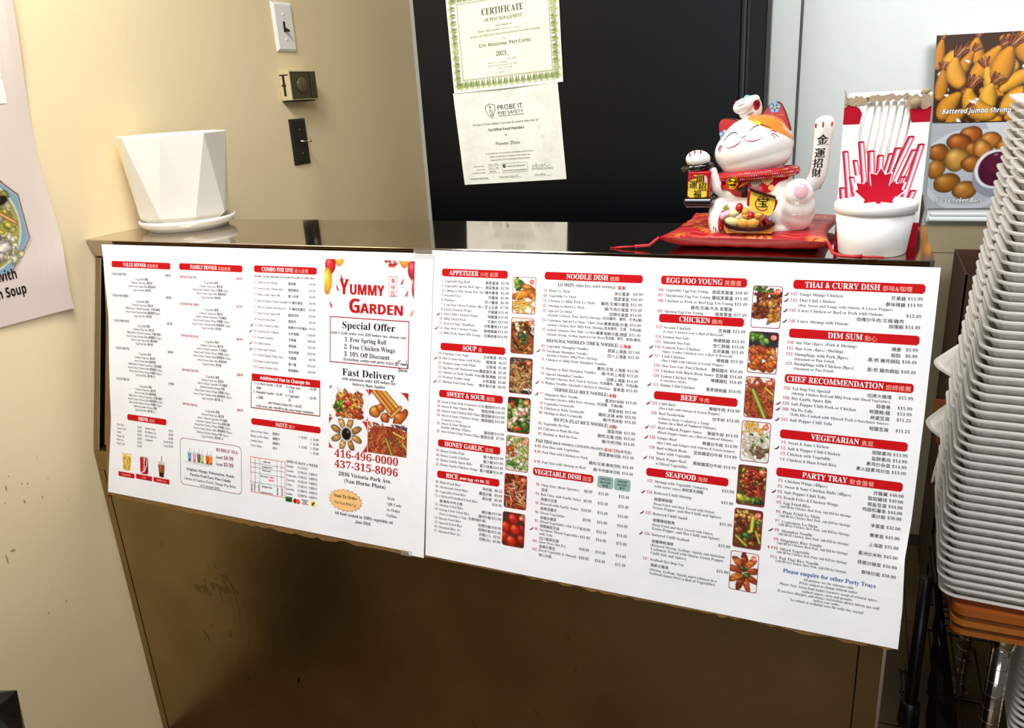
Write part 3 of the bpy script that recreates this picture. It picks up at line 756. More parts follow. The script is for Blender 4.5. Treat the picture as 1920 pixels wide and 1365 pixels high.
for fn, u0, v0, w, h in [(c1, 541.5, 229.5, 78, 53.5), (c2, 620.5, 228.5, 77.5, 53.5), (c3, 540.5, 284.5, 78, 53.5), (c4, 619.5, 283.2, 77, 53.5)]:
    P = Pic(w, h, .62, '#ffffff'); fn(P); S = Sheet(); S.pic(P, u0, v0, photo); S.build('food_photo', pmap(LP), menu_l)

# ---- right sheet
S = Sheet()
grid_sheet(S, lambda v: 736, lambda v: float(np.interp(v, [0, 186, 322, 376, 438, 497], [1451, 1449, 1446, 1442.4, 1445.4, 1445])), 0, 497, paper, top=-5.3)
rows(S, '''44.3|1.|Vegetable Egg Roll|蔬菜蛋卷|$1.99
51.7|2.|Vegetable Spring Roll (4pcs)|蔬菜春卷|$2.99
59.2|3.|Cabbage & Pork Spring Roll (1pc)|豬肉春卷|$2.49
66.7|5.|French Fries|炸薯條|$5.99
74.1|6.|Poutine|肉汁薯條|$6.99
81.5|7.|Crab Meat Cheese Wontons (8pcs)|芝士云吞|$7.99
88.9|8.|Fried Chicken Wings|炸雞翼|$13.49
96.3|*9.|Hot Chilli Chicken Wings|辣雞翼|$13.49
103.8|10.|BBQ Sliced Pork|叉燒片|$13.49
111.2|11.|Fish & Chips (Haddock)|炸魚薯條|$13.49
118.7|*13.|Thai Style Chicken Wings|泰辣雞翼|$14.49
126.3|14.|BBQ Pork Spare Rib (Long)|叉燒排骨|$14.99
159.4|19.|Chicken Corn Soup|玉米雞湯|$6.25
167.0|*20.|Hot & Sour Soup (with Pork)|酸辣湯|$6.25
174.6|21.|Wonton Soup (with Pork)|云吞湯|$5.50
182.2|22.|Egg Drop with Mushroom Soup|蘑菇蛋花湯|$5.50
189.7|23.|Chicken or Pork Noodle Soup|雞/豬湯麵|$5.50
197.3|24.|Wonton Noodle Soup|云吞湯麵|$6.00
204.8|*25.|Shrimp Tom Yum Soup|蝦冬陰功湯|$6.99
237.8|28.|Sweet & Sour Pork (Cantonese Style)|酸甜肉|$11.49
245.1|29.|Sweet & Sour Spare Ribs|酸甜排骨|$10.95
252.5|30.|Sweet & Sour Chicken Ball (12pcs)|酸甜雞球|$13.99
259.8|31.|Sweet & Sour Chicken Strips|酸甜雞粒|$13.99
266.6||(Cantonese Style)
273.1|32.|Sweet & Sour Battered
279.3||Jumbo Shrimp (12pcs)|酸甜蝦|$14.99
286.3|33.|Sweet & Sour Crispy Wonton (12pcs)|酸甜云吞|$7.99
318.2|39.|Honey Garlic Pork|蜜汁豬|$12.99
325.8|40.|Honey Garlic Chicken|蜜汁雞|$13.99
333.4|41.|Honey Garlic Spare Ribs|蜜汁排骨|$14.49
341.0|42.|Honey Garlic Chicken Wings|蜜汁雞翼|$14.49
370.6|48.|Plain Fried Rice|淨炒飯|$8.25
378.4|49.|Mushroom Fried Rice|蘑菇炒飯|$9.49
386.1|50.|Vegetable Fried Rice|菜炒飯|$9.49
393.7|51.|Chicken/Pork/Beef Fried Rice||$10.49
401.5|||>雞/豬肉/牛肉 炒飯
408.5|52.|Shrimp Fried Rice|蝦炒飯|$11.99
416.1|53.|Young Chow Fried Rice|揚州炒飯|$12.99
423.4||(Pork & Shrimp w/ Egg) (叉燒和蝦炒蛋)
431.0|54.|Bacon Fried Rice|培根炒飯|$10.98
438.4|55.|Special Fried Rice|招牌炒飯|$12.49
445.8|56.|Steamed Rice (S)|白飯(小)|$3.25
453.3|57.|Steamed Rice (L)|白飯(大)|$6.00''', 752, 760, 854, 871.5)
rows(S, '''51.9|59.|Plain Lo Mein|淨炒蛋面|$9.99
59.4|60.|Vegetable Lo Mein|蔬菜蛋面|$10.99
66.9|61.|Chicken or BBQ Pork Lo Mein|雞肉/叉燒炒蛋面|$12.99
74.4|62.|Shrimp or Beef Lo Mein|蝦/牛肉炒蛋面|$13.49
81.8|63.|Special Lo Mein|招牌炒蛋面|$14.99
88.3||(Include Chicken, Pork, Beef & Shrimp) (包含雞肉、豬肉、牛肉&蝦)
96.0|64.|Cantonese Special Lo Mein / Chow Mein|廣東撈面/炒面|$14.49
102.8||(Include Chicken, Beef, BBQ Pork, Shrimp)(包含雞肉、叉燒、牛肉&蝦)
110.3|65.|Seafood Cantonese Chow Mein / Lo Mein|廣東海鮮炒面/撈面|$15.49
117.0||(Include Shrimp, Scallop, Squid & Crab Meat)(包含蝦、帶子、魷魚&蟹肉)
135.1|69.|Vegetable Shanghai Noodles|蔬菜上海面|$11.99
142.5|*70.|Szechuan Shanghai Noodles|四川上海面|$13.49
148.6||(Include Chicken, BBQ Pork, Shrimp)
155.6|71.|Chicken or BBQ Pork Shanghai Noodles
162.2|||雞肉/叉燒 上海面|$12.99
169.4|72.|Shrimp or Beef Shanghai Noodles|蝦/牛肉上海面|$13.49
177.4|73.|Special Shanghai Noodles|招牌上海面|$14.49
183.8||(Include Chicken, Beef, Pork & Shrimp) (包含雞肉、豬肉、牛肉&蝦)
191.0|*74.|Hakka Noodles (Include Chicken & Shrimp)|客家面|$13.49
208.7|*77.|Singapore Rice Noodle|星洲炒米粉|$13.49
215.4||(Include Chicken, BBQ Pork, Shrimp) (包含雞、叉燒&蝦)
223.0|78.|Vegetable Vermicelli|蔬菜米粉|$11.99
230.2|79.|Chicken or Pork Vermicelli|雞肉/叉燒 米粉|$12.99
237.4|80.|Shrimp or Beef Vermicelli|蝦/牛肉米粉|$13.49
254.0|83.|Vegetable Ho Fun|蔬菜河粉|$11.99
262.0|84.|Chicken or Pork Ho Fun|雞肉/叉燒 河粉|$13.49
270.0|85.|Shrimp or Beef Ho Fun|蝦/牛肉河粉|$14.49
289.8|^88.|Pad Thai with Vegetables|蔬菜泰味河粉|$12.49
298.6|^89.|Pad Thai with Chicken or Pork
304.9|||雞肉/叉燒 泰味河粉|$13.49
314.2|^90.|Pad Thai with Shrimp or Beef|蝦/牛肉泰味河粉|$14.49
349.8|93.|Chop Suey (Bean Sprouts)
357.2|||>豆芽
364.6|94.|Bak Choy with Garlic Sauce
372.0|||>蒜蓉炒白菜
379.4|95.|Broccoli with Garlic Sauce
386.8|||>蒜蓉西蘭花
394.0|96.|Mixed Vegetables
401.4|||>蒜蓉炒雜菜
408.0|97.|Mixed Vegetables with To Fu
414.8|||>蒜蓉雜菜豆腐
421.0|*98.|Szechuan Mixed Vegetables
427.6||with Tofu
434.4|||>四川雜菜豆腐
440.6|101.|Snow Peas Stir Fry
447.4|||>蒜蓉炒雪豆
453.8|102.|Diced Vegetable & Almond
461.0|||>杏仁杂菜''', 926, 936.5, 1060.5, 1079.5, capw=145)
for i, (v, a, c, d) in enumerate([(350, '$8.99', '$11.49', '$12.49'), (365, '$9.99', '$12.49', '$13.49'), (379.6, '$10.99', '$13.49', '$14.49'), (394.2, '$9.99', '$13.49', '$14.49'), (409, '$10.99', '$13.49', '$14.49'), (421.5, '$11.99', '$14.49', '$15.49'), (440.5, '$10.99', '$14.49', '$14.49'), (454, '$10.99', '$14.49', '$15.49')]):
    for t, u in ((a, 1018.5), (c, 1044), (d, 1075.5)): S.text(t, u, v, 6.2, 'r', ink_k, 'r', .86)
for t, c, u, v, w in [('LO MEIN', '蛋面', 950.5, 42.9, 0), ('SHANGHAI NOODLES (THICK NOODLE)', '上海面', 935.5, 127, 112), ('VERMICELLI (RICE NOODLE)', '米粉', 951.5, 200.6, 84), ('HO FUN (FLAT RICE NOODLE)', '河粉', 952.5, 246.4, 86), ('PAD THAI', '', 925, 282, 27)]:
    w = S.text(t, u, v, 7.2, 'b', ink_k, xs=.8, width=w or None)
    if t == 'LO MEIN': S.text('(THIN EGG SOFT NOODLE)', 977.5, v, 5.2, 'b', ink_k, width=63); u, w = 1041, 0
    if c: S.text(c, u+w+1.2, v+.8, 6, 's', ink_tr, lift=.35); S.text(c, u+w+1.5, v+.8, 6, 's', ink_tr, lift=.38)
S.text('(RICE NOODLE, CONTAINS PEANUT)', 953, 282, 5, 'b', ink_k, width=80)
S.text('泰味河粉', 1034, 282.8, 6, 's', ink_tr); S.text('(含花生)', 1075.5, 282.2, 5, 's', ink_k, 'r')
rows(S, '''43.5|106.|Vegetable Egg Foo Young|蔬菜芙蓉蛋|$10.49
51.1|107.|Mushroom Egg Foo Young|蘑菇芙蓉蛋|$11.49
58.6|108.|Chicken or Pork or Beef Egg Foo Young||$12.49
66.0|||雞肉/叉燒/牛肉 芙蓉蛋
73.5|109.|Shrimp Egg Foo Young|蝦芙蓉蛋|$13.49
96.0|113.|Sesame Chicken|芝麻雞|$13.49
101.8||(Crispy Chicken over a Bed of Broccoli)
109.6|114.|Lemon Soo Guy|檸檬酥雞|$13.49
117.0|115.|Almond Soo Guy|杏仁酥雞|$13.49
124.3|*116.|General Tao's Chicken|左宗棠雞|$13.49
130.2||(Spicy Tender Chicken over a Bed of Broccoli)
137.2|*117.|Chili Chicken|辣椒雞|$13.49
143.2||(Hot Chilli with Onions & Green Pepper)
150.8|118.|Moo Goo Guy Pan Chicken|蘑菇雞片|$14.49
158.2|119.|Chicken with Black Bean Sauce|豆豉雞|$14.49
165.6|120.|Lemon Chicken Strips|檸檬雞粒|$14.49
171.4||(Cantonese Style)
178.5|*121.|Hakka Chili Chicken|客家辣椒雞|$14.95
205.4|*125.|Chili Beef|辣椒牛肉|$14.99
211.8||(Hot Chili with Onions & Green Pepper)
219.6|126.|Beef Tenderloin|炒牛柳|$14.99
226.6||(Chinese Style, Cooked in a Tangy
232.6||(Sauce on a Bed of Sauteed Onions)
240.5|*127.|Beef w/Black Pepper Sauce|黑椒牛柳|$14.99
247.0||(Black Pepper Sauce on a Bed of Sauteed Onions)
255.3|*128.|Ginger Beef|鮮姜炒牛柳|$14.99
262.2||(Hot Chili and Ginger with Onions & Green pepper)
270.2|129.|Beef w/Black Bean|豆豉雜菜炒牛柳|$14.99
277.4||Sauce with Vegetable
285.6|*130.|Black Pepper Beef|黑椒雜菜炒牛柳|$14.99
292.8||w/Mixed Vegetables
319.7|132.|Shrimp with Vegetable Tempura||$15.99
326.4||(with tartar sauce) 蝦和菜天婦羅
336.4|*134.|Battered Chilli Shrimp||$15.99
345.4|||>椒鹽辣椒蝦
352.4||(Deep Fried and then Tossed with Onion,
358.4||Green Pepper, and Hot Chilli and Spices)
367.5|*135.|Battered Chilli Squid||$15.99
376.8|||>椒鹽辣椒魷魚
383.8||(Deep Fried and then Tossed with Onion,
389.7||Green Pepper, and Hot Chilli and Spices)
398.9|*136.|Battered Chilli Seafood||$15.99
408.4|||>椒鹽辣椒海鮮
414.7||(Battered Shrimp, Scallops, Squids and Imitation
420.6||Crabmeat Tossed with Onion, Green Pepper,
426.8||Chilli Salt and Spices)
436.7|137.|Seafood Dai Dop Voy||$15.99
444.8|||>海鮮大雜燴
451.8||(Shrimp, Scallops, Squids and Crabmeat in a
457.6||Seafood Sauce Over a Bed of Vegetables)'''.replace('(Sauce on', 'Sauce on'), 1102, 1112, 1205, 1224, capw=110)
rows(S, '''41.6|*141.|Tango Mango Chicken|芒果雞|$15.99
49.5|*142.|Thai Chili Chicken|泰味辣雞|$14.99
56.0||(Hot, Sweet and Tangy with Onions & Green Pepper)
63.1|*145.|Curry Chicken or Beef or Pork with Onions||$13.49
70.2|||咖喱炒牛肉/叉燒/雞肉
77.2|*146.|Curry Shrimp with Onions|咖喱蝦|$14.49
105.7|150.|Siu Mai (4pcs) (Pork & Shrimp)|燒麥|$5.99
113.5|151.|Har Gow (4pcs) (Shrimp)|蝦餃|$6.99
121.2|152.|Dumplings with Pork (8pcs)|蒸/煎 豬肉鍋貼|$10.49
127.2||(Steamed or Pan Fried)
133.9|153.|Dumplings with Chicken (8pcs)|蒸/煎 雞肉鍋貼|$10.49
139.9||(Steamed or Pan Fried)
167.3|156.|Tai Dop Voy Special|招牌大雜燴|$15.99|-6
173.5||(Shrimp, Chicken Beef and BBQ Pork with Mixed Vegetables)
180.6|158.|Dry Garlic Spare Rib|蒜香骨|$15.99|-6
188.0|*159.|Salt Pepper Chili Pork or Chicken|椒鹽豬/雞|$13.99|-6
195.8|*160.|Ma Po Tofu|麻婆豆腐|$11.25|-6
202.0||(Tofu Bits Cooked with Minced Pork w/Szechuan Sauce)
210.0|*161.|Salt Pepper Chili Tofu|椒鹽豆腐|$11.25|-6
241.2|V1.|Sweet & Sour Chicken|甜酸素鸡|$13.99
249.1|*V2.|Salt & Pepper Chili Chicken|盐酥素鸡|$14.99
256.6|V3.|Chicken with Vegetable|素鸡炒杂菜|$14.99
264.4|V4.|Chicken & Ham Fried Rice|素火腿素鸡炒饭|$13.99
294.2|P1.|Chicken Wings (48pcs)|炸雞翼|$48.00
301.9|P2.|Sweet & Sour Chicken Balls (48pcs)|酸甜雞球|$49.00
309.7|*P3.|Salt Pepper Chili Tofu|椒盐豆腐|$44.00
317.2|P4.|Fench Fries & Chicken Wings|鸡翅和薯条|$44.00
324.7|P5.|Egg Fried Rice|蛋炒飯|$30.00
337.7|P6.|Plain Fried Lo Mein|凈蛋面|$32.00
350.8|P7.|Cantonese Lo Mein|廣東面|$45.00
363.6|*P8.|Shanghai Noodle|上海面|$35.00
376.7|P9.|Singapore Rice Noodle|星洲炒米粉|$45.00
389.4|^P10.|Mixed Vegetable|蒜蓉炒雜菜|$36.00
402.2|P11.|Pad Thai Rice Noodle|泰味炒面|$38.00''', 1280, 1289.5, 1416, 1434.5, capw=120)
for v in (329.6, 342.4, 355, 368.2, 381.2, 393.8, 406.6): S.text('(Add $8 for Chicken, Beef, Pork. Add $10 for Shrimp)', 1285, v, 4.9, 'r', ink_k, width=90)
S.text('Please enquire for other Party Trays', 1296, 419.6, 8, 'b', ink_bl, width=116)
for t, u, v, w in [('All pictures are for reference only', 1323, 426.6, 63), ('Prices subject to change without notice', 1318, 432, 73), ('Please Note: Asian food makes extensive usage of oriental spices,', 1293, 437.8, 123), ('seafood sauces, curry and peanuts.', 1322, 443.2, 64), ('If you have allergies, and dietary restrictions please inform our staff', 1291, 448.2, 128), ('before your order.', 1338, 453.2, 33), ('No refund or exchange once the order has started.', 1308, 458, 93)]: S.text(t, u, v, 5.2, 'r', ink_k, width=w)
menu_r = S.build('menu_sheet', pmap(RP)); menu_r.location = RP
tag(menu_r, 'white right menu sheet with four columns of dishes from appetizers to party trays', 'menu')
for h in [(755, 868.7, 23, 35, 'APPETIZER', '小吃 前菜'), (755.4, 868.7, 140.6, 152.3, 'SOUP', '湯'), (755, 867.5, 216.6, 228.6, 'SWEET & SOUR', '酸甜'), (755, 866, 298, 310, 'HONEY GARLIC', '蜜糖'), (755, 866, 349.8, 361.8, 'RICE', '飯', 10.6, .86, '(Add Egg +$1.50)'), (929, 1078.5, 22.4, 33.8, 'NOODLE DISH', '面類'), (922.7, 1019.5, 322, 334.2, 'VEGETABLE DISH', '蔬菜'), (1104.8, 1221.8, 21.8, 34, 'EGG FOO YOUNG', '芙蓉蛋'), (1105, 1221.4, 75.5, 87.4, 'CHICKEN', '雞肉'), (1104, 1220.3, 186, 197.8, 'BEEF', '牛肉'), (1099, 1215.5, 299.2, 311, 'SEAFOOD', '海鮮'), (1281, 1436.3, 21, 33, 'THAI & CURRY DISH', '泰味&咖喱'), (1280.3, 1435.3, 85.5, 97.5, 'DIM SUM', '點心'), (1279.2, 1434, 146.5, 158.5, 'CHEF RECOMMENDATION', '廚師推薦'), (1278.6, 1433.6, 222, 234, 'VEGETARIAN', '素菜'), (1277.6, 1432.4, 274.7, 286.8, 'PARTY TRAY', '聚會盤餐')]:
    heading(menu_r, RP, *h)
for u0, u1, a in [(1026, 1050.6, ('CHICKEN', 'OR PORK', '雞/豬')), (1052, 1076.8, ('SHRIMP', 'OR BEEF', '蝦/牛'))]:
    S = Sheet(); S.rrect(u0, 321, u1, 339, 3.4, ink_gg)
    for i, t in enumerate(a): S.text(t, (u0+u1)/2, 327+5.1*i, 4.6, 'b', ink_k, 'c', .82)
    S.build('price_column_chip', pmap(RP), menu_r)
def d12(P): P.scatter(7, GN, 5, 4, 6, 18, 18, asp=1.3); P.blob(26, 16, 12, 5, .3, '#c8641c'); P.blob(17, 26, 20, 7.5, -.3, '#d07a22'); P.blob(34, 28, 8, 6, 0, '#c0561a'); P.noodles(26, ['#e8b04a', '#d99a34', '#f0c566'], 3.4, 0, 36, 38, 54, 16, 1)
def d20(P): P.c[:] = P.rgb('#8a4a1e'); P.scatter(40, ['#a8602a', '#7a3a16', '#c98a44', '#5f2c12'], 4, 0, 4, 38, 54); P.scatter(8, ['#ecd7a4', '#f0e2c0'], 4, 0, 2, 38, 30); P.strand([(24, 12), (32, 24), (38, 28)], 3, '#17120f'); P.strand([(6, 36), (14, 48), (26, 50)], 3, '#1c1512'); P.strand([(4, 20), (8, 34)], 2.4, '#b84a20'); P.strand([(22, 50), (34, 38)], 2.4, '#c05a24'); P.blob(18, 28, 8, 6, .5, '#2c3f22'); P.scatter(5, ['#4a5f28'], 3, 14, 20, 28, 40); P.poly([(0, 0), (38, 0), (38, 3), (0, 7)], '#e4d8cc')
def d61(P): P.c[:] = P.rgb('#3a3d44'); P.disc(19, 50, 20, 6, '#e9e9ea'); P.disc(19, 53, 20, 4, '#2a2a2c'); P.noodles(170, ['#b87430', '#8a4a1c', '#d09a50', '#5f2e12', '#e0c48a'], 1.3, 2, 12, 34, 46, 18, 5); P.scatter(8, ['#5f2a14', '#8a3a1c'], 3, 10, 8, 30, 20)
def d85(P): P.c[:] = P.rgb('#2c2a1c'); P.scatter(26, ['#4f7a2c', '#7a9f46', '#36581c', '#9cb85c'], 5.5, 0, 4, 38, 52, asp=1.1); P.blob(14, 25, 7, 10, .2, '#a8bf6a'); P.scatter(6, ['#e8b8a0', '#f2d4c4', '#dd9a80'], 5.5, 4, 12, 36, 44); P.blob(8, 12, 7, 3, 1.3, '#c0341c'); P.blob(18, 49, 10, 3, 0, '#c83a1c'); P.blob(30, 44, 8, 8, 0, '#3c5f1e'); P.blob(30, 8, 6, 5, 0, '#6a9038')
def d103(P): P.c[:] = P.rgb('#cfcdb8'); P.scatter(46, ['#a8b84a', '#86a63a', '#5f8f2c', '#c9d07a', '#e9e2cc'], 4.4, 0, 2, 38, 50, asp=1.3); P.scatter(16, ['#d9a860', '#e9cfa0', '#f0e6d4'], 3.4, 8, 6, 34, 38); P.scatter(5, ['#c83a1c', '#d8582a'], 3.6, 0, 16, 12, 32); P.blob(8, 44, 7, 4, .4, '#3f7a2a')
def d81(P): P.c[:] = P.rgb('#5a2410'); P.noodles(60, RD+['#c06a30'], 3.4, 0, 4, 38, 52, 16); P.noodles(14, ['#efdcc0', '#e4c8a0'], 1, 2, 12, 36, 46, 16, 1)
def d30(P): P.c[:] = P.rgb('#4a2a18'); P.poly([(30, 0), (38, 0), (38, 16)], '#8a7448'); [P.blob(x, y, 10, 9.5, 0, c, .02, .55, .35, 0) for x, y, c in [(18, 10, '#b81c14'), (6, 24, '#c0220f'), (33, 26, '#8a1410'), (22, 27, '#c4240f'), (4, 40, '#b01a10'), (34, 42, '#9a160e'), (16, 46, '#c0280f')]]
def d116(P): P.c[:] = P.rgb('#f2f2f3'); P.scatter(7, GN, 4, 2, 2, 26, 8); P.scatter(75, ['#8a3a14', '#a8541c', '#6b240e', '#c47a30', '#5a1c0c'], 4, 3, 9, 36, 42, asp=1.5); P.scatter(10, ['#b8661e', '#c98434'], 4, 22, 18, 36, 48); P.blob(24, 24, 4, 5.6, 0, '#d08a3c')
def d120(P): P.c[:] = P.rgb('#26282c'); P.poly([(0, 30), (38, 20), (38, 56), (0, 56)], '#e9e6e2'); P.scatter(30, ['#c8501c', '#d86a24', '#b83e18', '#e08a38'], 5.6, 3, 22, 36, 50, asp=1.3); P.scatter(8, ['#6a9a34', '#84b04a', '#4a7a24'], 5, 4, 4, 24, 14); P.scatter(4, ['#d05a20', '#e07a30'], 7, 8, 26, 32, 46)
def d69(P): c4(P); P.strand([(10, 18), (28, 56)], 6, '#8a9f34', .5); P.strand([(26, 14), (38, 24)], 3, '#c9b040')
def d93(P): P.c[:] = P.rgb('#e4e4e6'); P.noodles(26, ['#e0a030', '#d08a24', '#f0b84a'], 2.6, 6, 4, 28, 16, 9, 1); P.noodles(90, ['#e9e0c4', '#d4c79c', '#f4eede', '#b8a878'], 1.3, 2, 18, 36, 44, 12, 4); P.scatter(8, ['#7a5240', '#94705c'], 4, 12, 36, 36, 48, asp=2.5); P.scatter(5, GN, 2.6, 4, 16, 36, 50); P.strand([(8, 40), (20, 54)], 3, '#cbb48c')
def d96(P): P.c[:] = P.rgb('#6a3a1c'); P.scatter(26, GN+['#c9a83a', '#e8c84a'], 4.6, 0, 4, 38, 52); P.scatter(16, ['#9c2c12', '#b8401a', '#84200e'], 6, 8, 10, 34, 44, asp=1.8, hl=.45); P.strand([(12, 6), (22, 7), (28, 12)], 3, '#c4181a'); P.strand([(27, 26), (30, 42)], 4, '#c01a18'); P.blob(5, 46, 7, 5, .4, '#b8b83a'); P.blob(30, 50, 7, 4, 0, '#1f3a16')
def d129(P): P.c[:] = P.rgb('#5f3418'); P.scatter(34, ['#7a3a18', '#94501f', '#5a240e', '#c98a3c'], 4.6, 0, 4, 38, 52, asp=1.6, hl=.4); P.strand([(25, 10), (24, 30), (21, 32)], 5.6, '#b8b83c', .4); P.strand([(30, 30), (36, 46)], 3.6, '#a8ac34'); P.strand([(4, 40), (18, 52)], 4.4, '#98a030'); P.blob(18, 38, 7, 5, .3, '#2f5a24'); P.blob(33, 18, 5, 4, .6, '#4a6a24'); P.scatter(4, ['#e0b04a'], 4, 0, 2, 16, 12)
def d158(P):
    P.c[:] = P.rgb('#eceae8')
    for k in range(9):
        a = .5+k*.7; P.blob(19+12*math.cos(a), 29+17*math.sin(a), 12, 5, a, ['#9a3c14', '#b8541e', '#84300f', '#c46a2c'][k % 4], .12, .5, .25, .2)
    P.blob(18, 24, 6, 3, .3, '#2c4a20'); P.blob(23, 33, 5, 3, .5, '#3f6a24'); P.strand([(17, 30), (24, 28)], 1, '#f0e8dc')
PH = [(d12, 877.8, 31.6, '12'), (d20, 877.6, 93.4, '20'), (d61, 877.2, 154.6, '61'), (d85, 876.3, 216.2, '85'), (d103, 876, 276.9, '103'), (d81, 875.2, 338, '81'), (d30, 874.2, 399.6, '30'), (d116, 1230.4, 30.8, '116'), (d120, 1230, 92.3, '120'), (d69, 1229.4, 153.8, '69'), (d93, 1228.4, 215.2, '93'), (d96, 1227.6, 277.2, '96'), (d129, 1226.8, 338.8, '129'), (d158, 1225.6, 401, '158')]
for fn, u0, v0, nb in PH:
    w, h = 37.8, 55.2 if u0 < 1000 else 56
    if nb in ('20', '30', '81'): h = 54.5
    P = Pic(w, h, .62, '#f6f6f7'); fn(P); S = Sheet(); S.pic(P, u0, v0, photo, .2, 3.4)
    S.rring(u0-.2, v0-.2, u0+w+.2, v0+h+.2, 3.6, .75, ink_m if u0 > 1000 else ink_dr, .35)
    S.disc(u0+w-6.4, v0+7, 3.9, ink_or, .45); S.text(nb, u0+w-6.4, v0+9, 5.6, 's', ink_w, 'c', .85, lift=.6)
    S.build('food_photo', pmap(RP), menu_r)

# paper strip between the two sheets, clear tapes, cardboard behind
S = Sheet(); grid_sheet(S, lambda v: 706-v*.003, lambda v: 740-v*.012, 1, 502, paper, 1.4, 4, 44)
LPs = ppoint(706, 0); o = S.build('paper_strip', pmap(LPs)); o.location = LPs
tag(o, 'blank white paper strip covering the join between the two menu sheets', 'paper strip')
tape = mat('clear_tape', '#b9b4a8', 0.15, spec=0.6); tape.node_tree.nodes['Principled BSDF'].inputs['Alpha'].default_value = 0.35
for u0, u1, v0, v1, lab in [(703, 741, -6, 9, 'clear tape piece holding the top of the menu join to the countertop edge'), (690, 712, 494, 504, 'clear tape tab sticking out under the bottom of the menu join')]:
    S = Sheet(); grid_sheet(S, lambda v: u0, lambda v: u1, v0, v1, tape, 1.9, 3, 3); Lt = ppoint(u0, v0)
    o = S.build('clear_tape', pmap(Lt)); o.location = Lt; tag(o, lab, 'tape', 'clear tape at the menu join')
b = MB(); top = [(3+2*random.random(), 6)]; N = 150
pts = [(1, 8), (1440, 8), (1444, 300), (1441, 497)]
for k in range(N+1):
    u = 1440-k*(1443/N); base = 503 if u < 690 else 500
    j = random.uniform(-1.5, 3.0) if 330 < u < 640 or 900 < u < 1100 or u > 1200 else random.uniform(-.5, .8)
    pts.append((u, base+j+(2.5 if u < 560 and u > 30 else 0)))
pts += [(-3, 509), (-5, 350), (6, 200), (4, 90)]
fr = [Vector(PP0)+Vector(PX)*(u/1000)+Vector(PD)*(v/1000)+Vector(PN)*.0004 for u, v in pts]; n = len(fr)
bk = [p-Vector(PN)*.0045 for p in fr]
b.v = [tuple(p-Vector(LP)) for p in fr+bk]
b.f = [tuple(range(n)), tuple(range(2*n-1, n-1, -1))]+[(i, i+n, (i+1) % n+n, (i+1) % n) for i in range(n)]
b.mi = [b.slot(cardboard)]*len(b.f); b.sm = [False]*len(b.f)
o = b.build('cardboard_backing', None, LP); tag(o, 'brown corrugated cardboard backing with torn lower edge behind the menu sheets', 'cardboard')
# ------------------------------------------------------------------ refrigerator with the black door
FX0, FX1, FY = 0.4406, 1.2220, 0.6175
fr = thing('refrigerator', 'tall refrigerator with a glossy black door and pale grey side behind the counter', 'refrigerator', (0.83, 0.95, 0))
fgrey = mat('fridge_side_grey', '#c6cac4', 0.35)
b = MB(); b.bbox(FX0+.004, FX1, FY+.02, 1.272, 0.03, 1.98, fgrey, .003); b.box(FX0+.02, FX1-.02, FY+.05, 1.25, 0, .03, black_matte); L(b, 'body', fr, 'pale grey cabinet side')
b = MB(); b.bbox(FX0, 1.1665, FY, FY+.02, 0.10, 1.95, mat('black_door_glass', '#020406', 0.34, spec=0.22), .002); L(b, 'door', fr, 'glossy black door')
b = MB(); b.box(1.1665, 1.1700, FY+.004, FY+.02, .1, 1.95, black_matte); b.box(1.1715, 1.1765, FY-.003, FY+.02, .1, 1.95, black_gloss); b.box(1.1775, 1.1830, FY+.002, FY+.02, .1, 1.95, black_matte); L(b, 'door_seal', fr)
b = MB(); b.bbox(1.1835, 1.2140, FY, FY+.02, .05, 1.97, mat('dark_frame', '#0d0f11', .4, spec=.2), .001); b.bbox(1.2145, 1.2222, FY-.002, FY+.022, .05, 1.97, mat('bronze_edge', '#26241d', .4), .001); L(b, 'door_frame', fr)
b = MB(); b.bbox(FX0+.004, FX1+.0015, 1.272, 1.345, .0, 1.99, black_matte, .002); L(b, 'back_panel', fr)

# ------------------------------------------------------------------ certificates taped on the black door
def amap(A, ua, va, y, P, bend=0.0):
    """A = top-left (x,z); ua, va unit vectors for right and down"""
    def fn(u, v, l):
        x = A[0]+(u*ua[0]+v*va[0])/1000; z = A[1]+(u*ua[1]+v*va[1])/1000
        yy = y-l/1000-bend*(0.6+np.sin(u/31+v/55)*.5+.4*np.sin(v/23-u/70))
        return np.column_stack([x-P[0], yy-P[1], z-P[2]])
    return fn
def unit(a): a = np.array(a, float); return a/np.linalg.norm(a)
u1 = unit((.265, .0113)); d1 = -unit((-.0035, .1976)); A1 = np.array((.5305, 1.3824))-d1*.210
fn1 = lambda P: amap(A1, u1, d1, .6150, P, .0012)
cream = mat('certificate_paper', '#f3f0da', .5, vary=(9, .2, '#ece6c6')); white_p = mat('slip_paper', '#f1f0e6', .5, vary=(12, .2, '#e4e3d8'))
P1 = (A1[0], .615, A1[1])
S = Sheet(); grid_sheet(S, lambda v: 0, lambda v: 266, 0, 210, white_p, 0, 20, 16)
o1 = S.build('certificate', fn1(P1)); o1.location = P1
tag(o1, 'green-bordered pest management certificate taped on the black fridge door', 'certificate')
S = Sheet(); gcol = ['#8c9c62', '#a9b580', '#6f8048', '#c3cba2']; gm = [mat('cert_green_%d' % k, c, .5) for k, c in enumerate(gcol)]
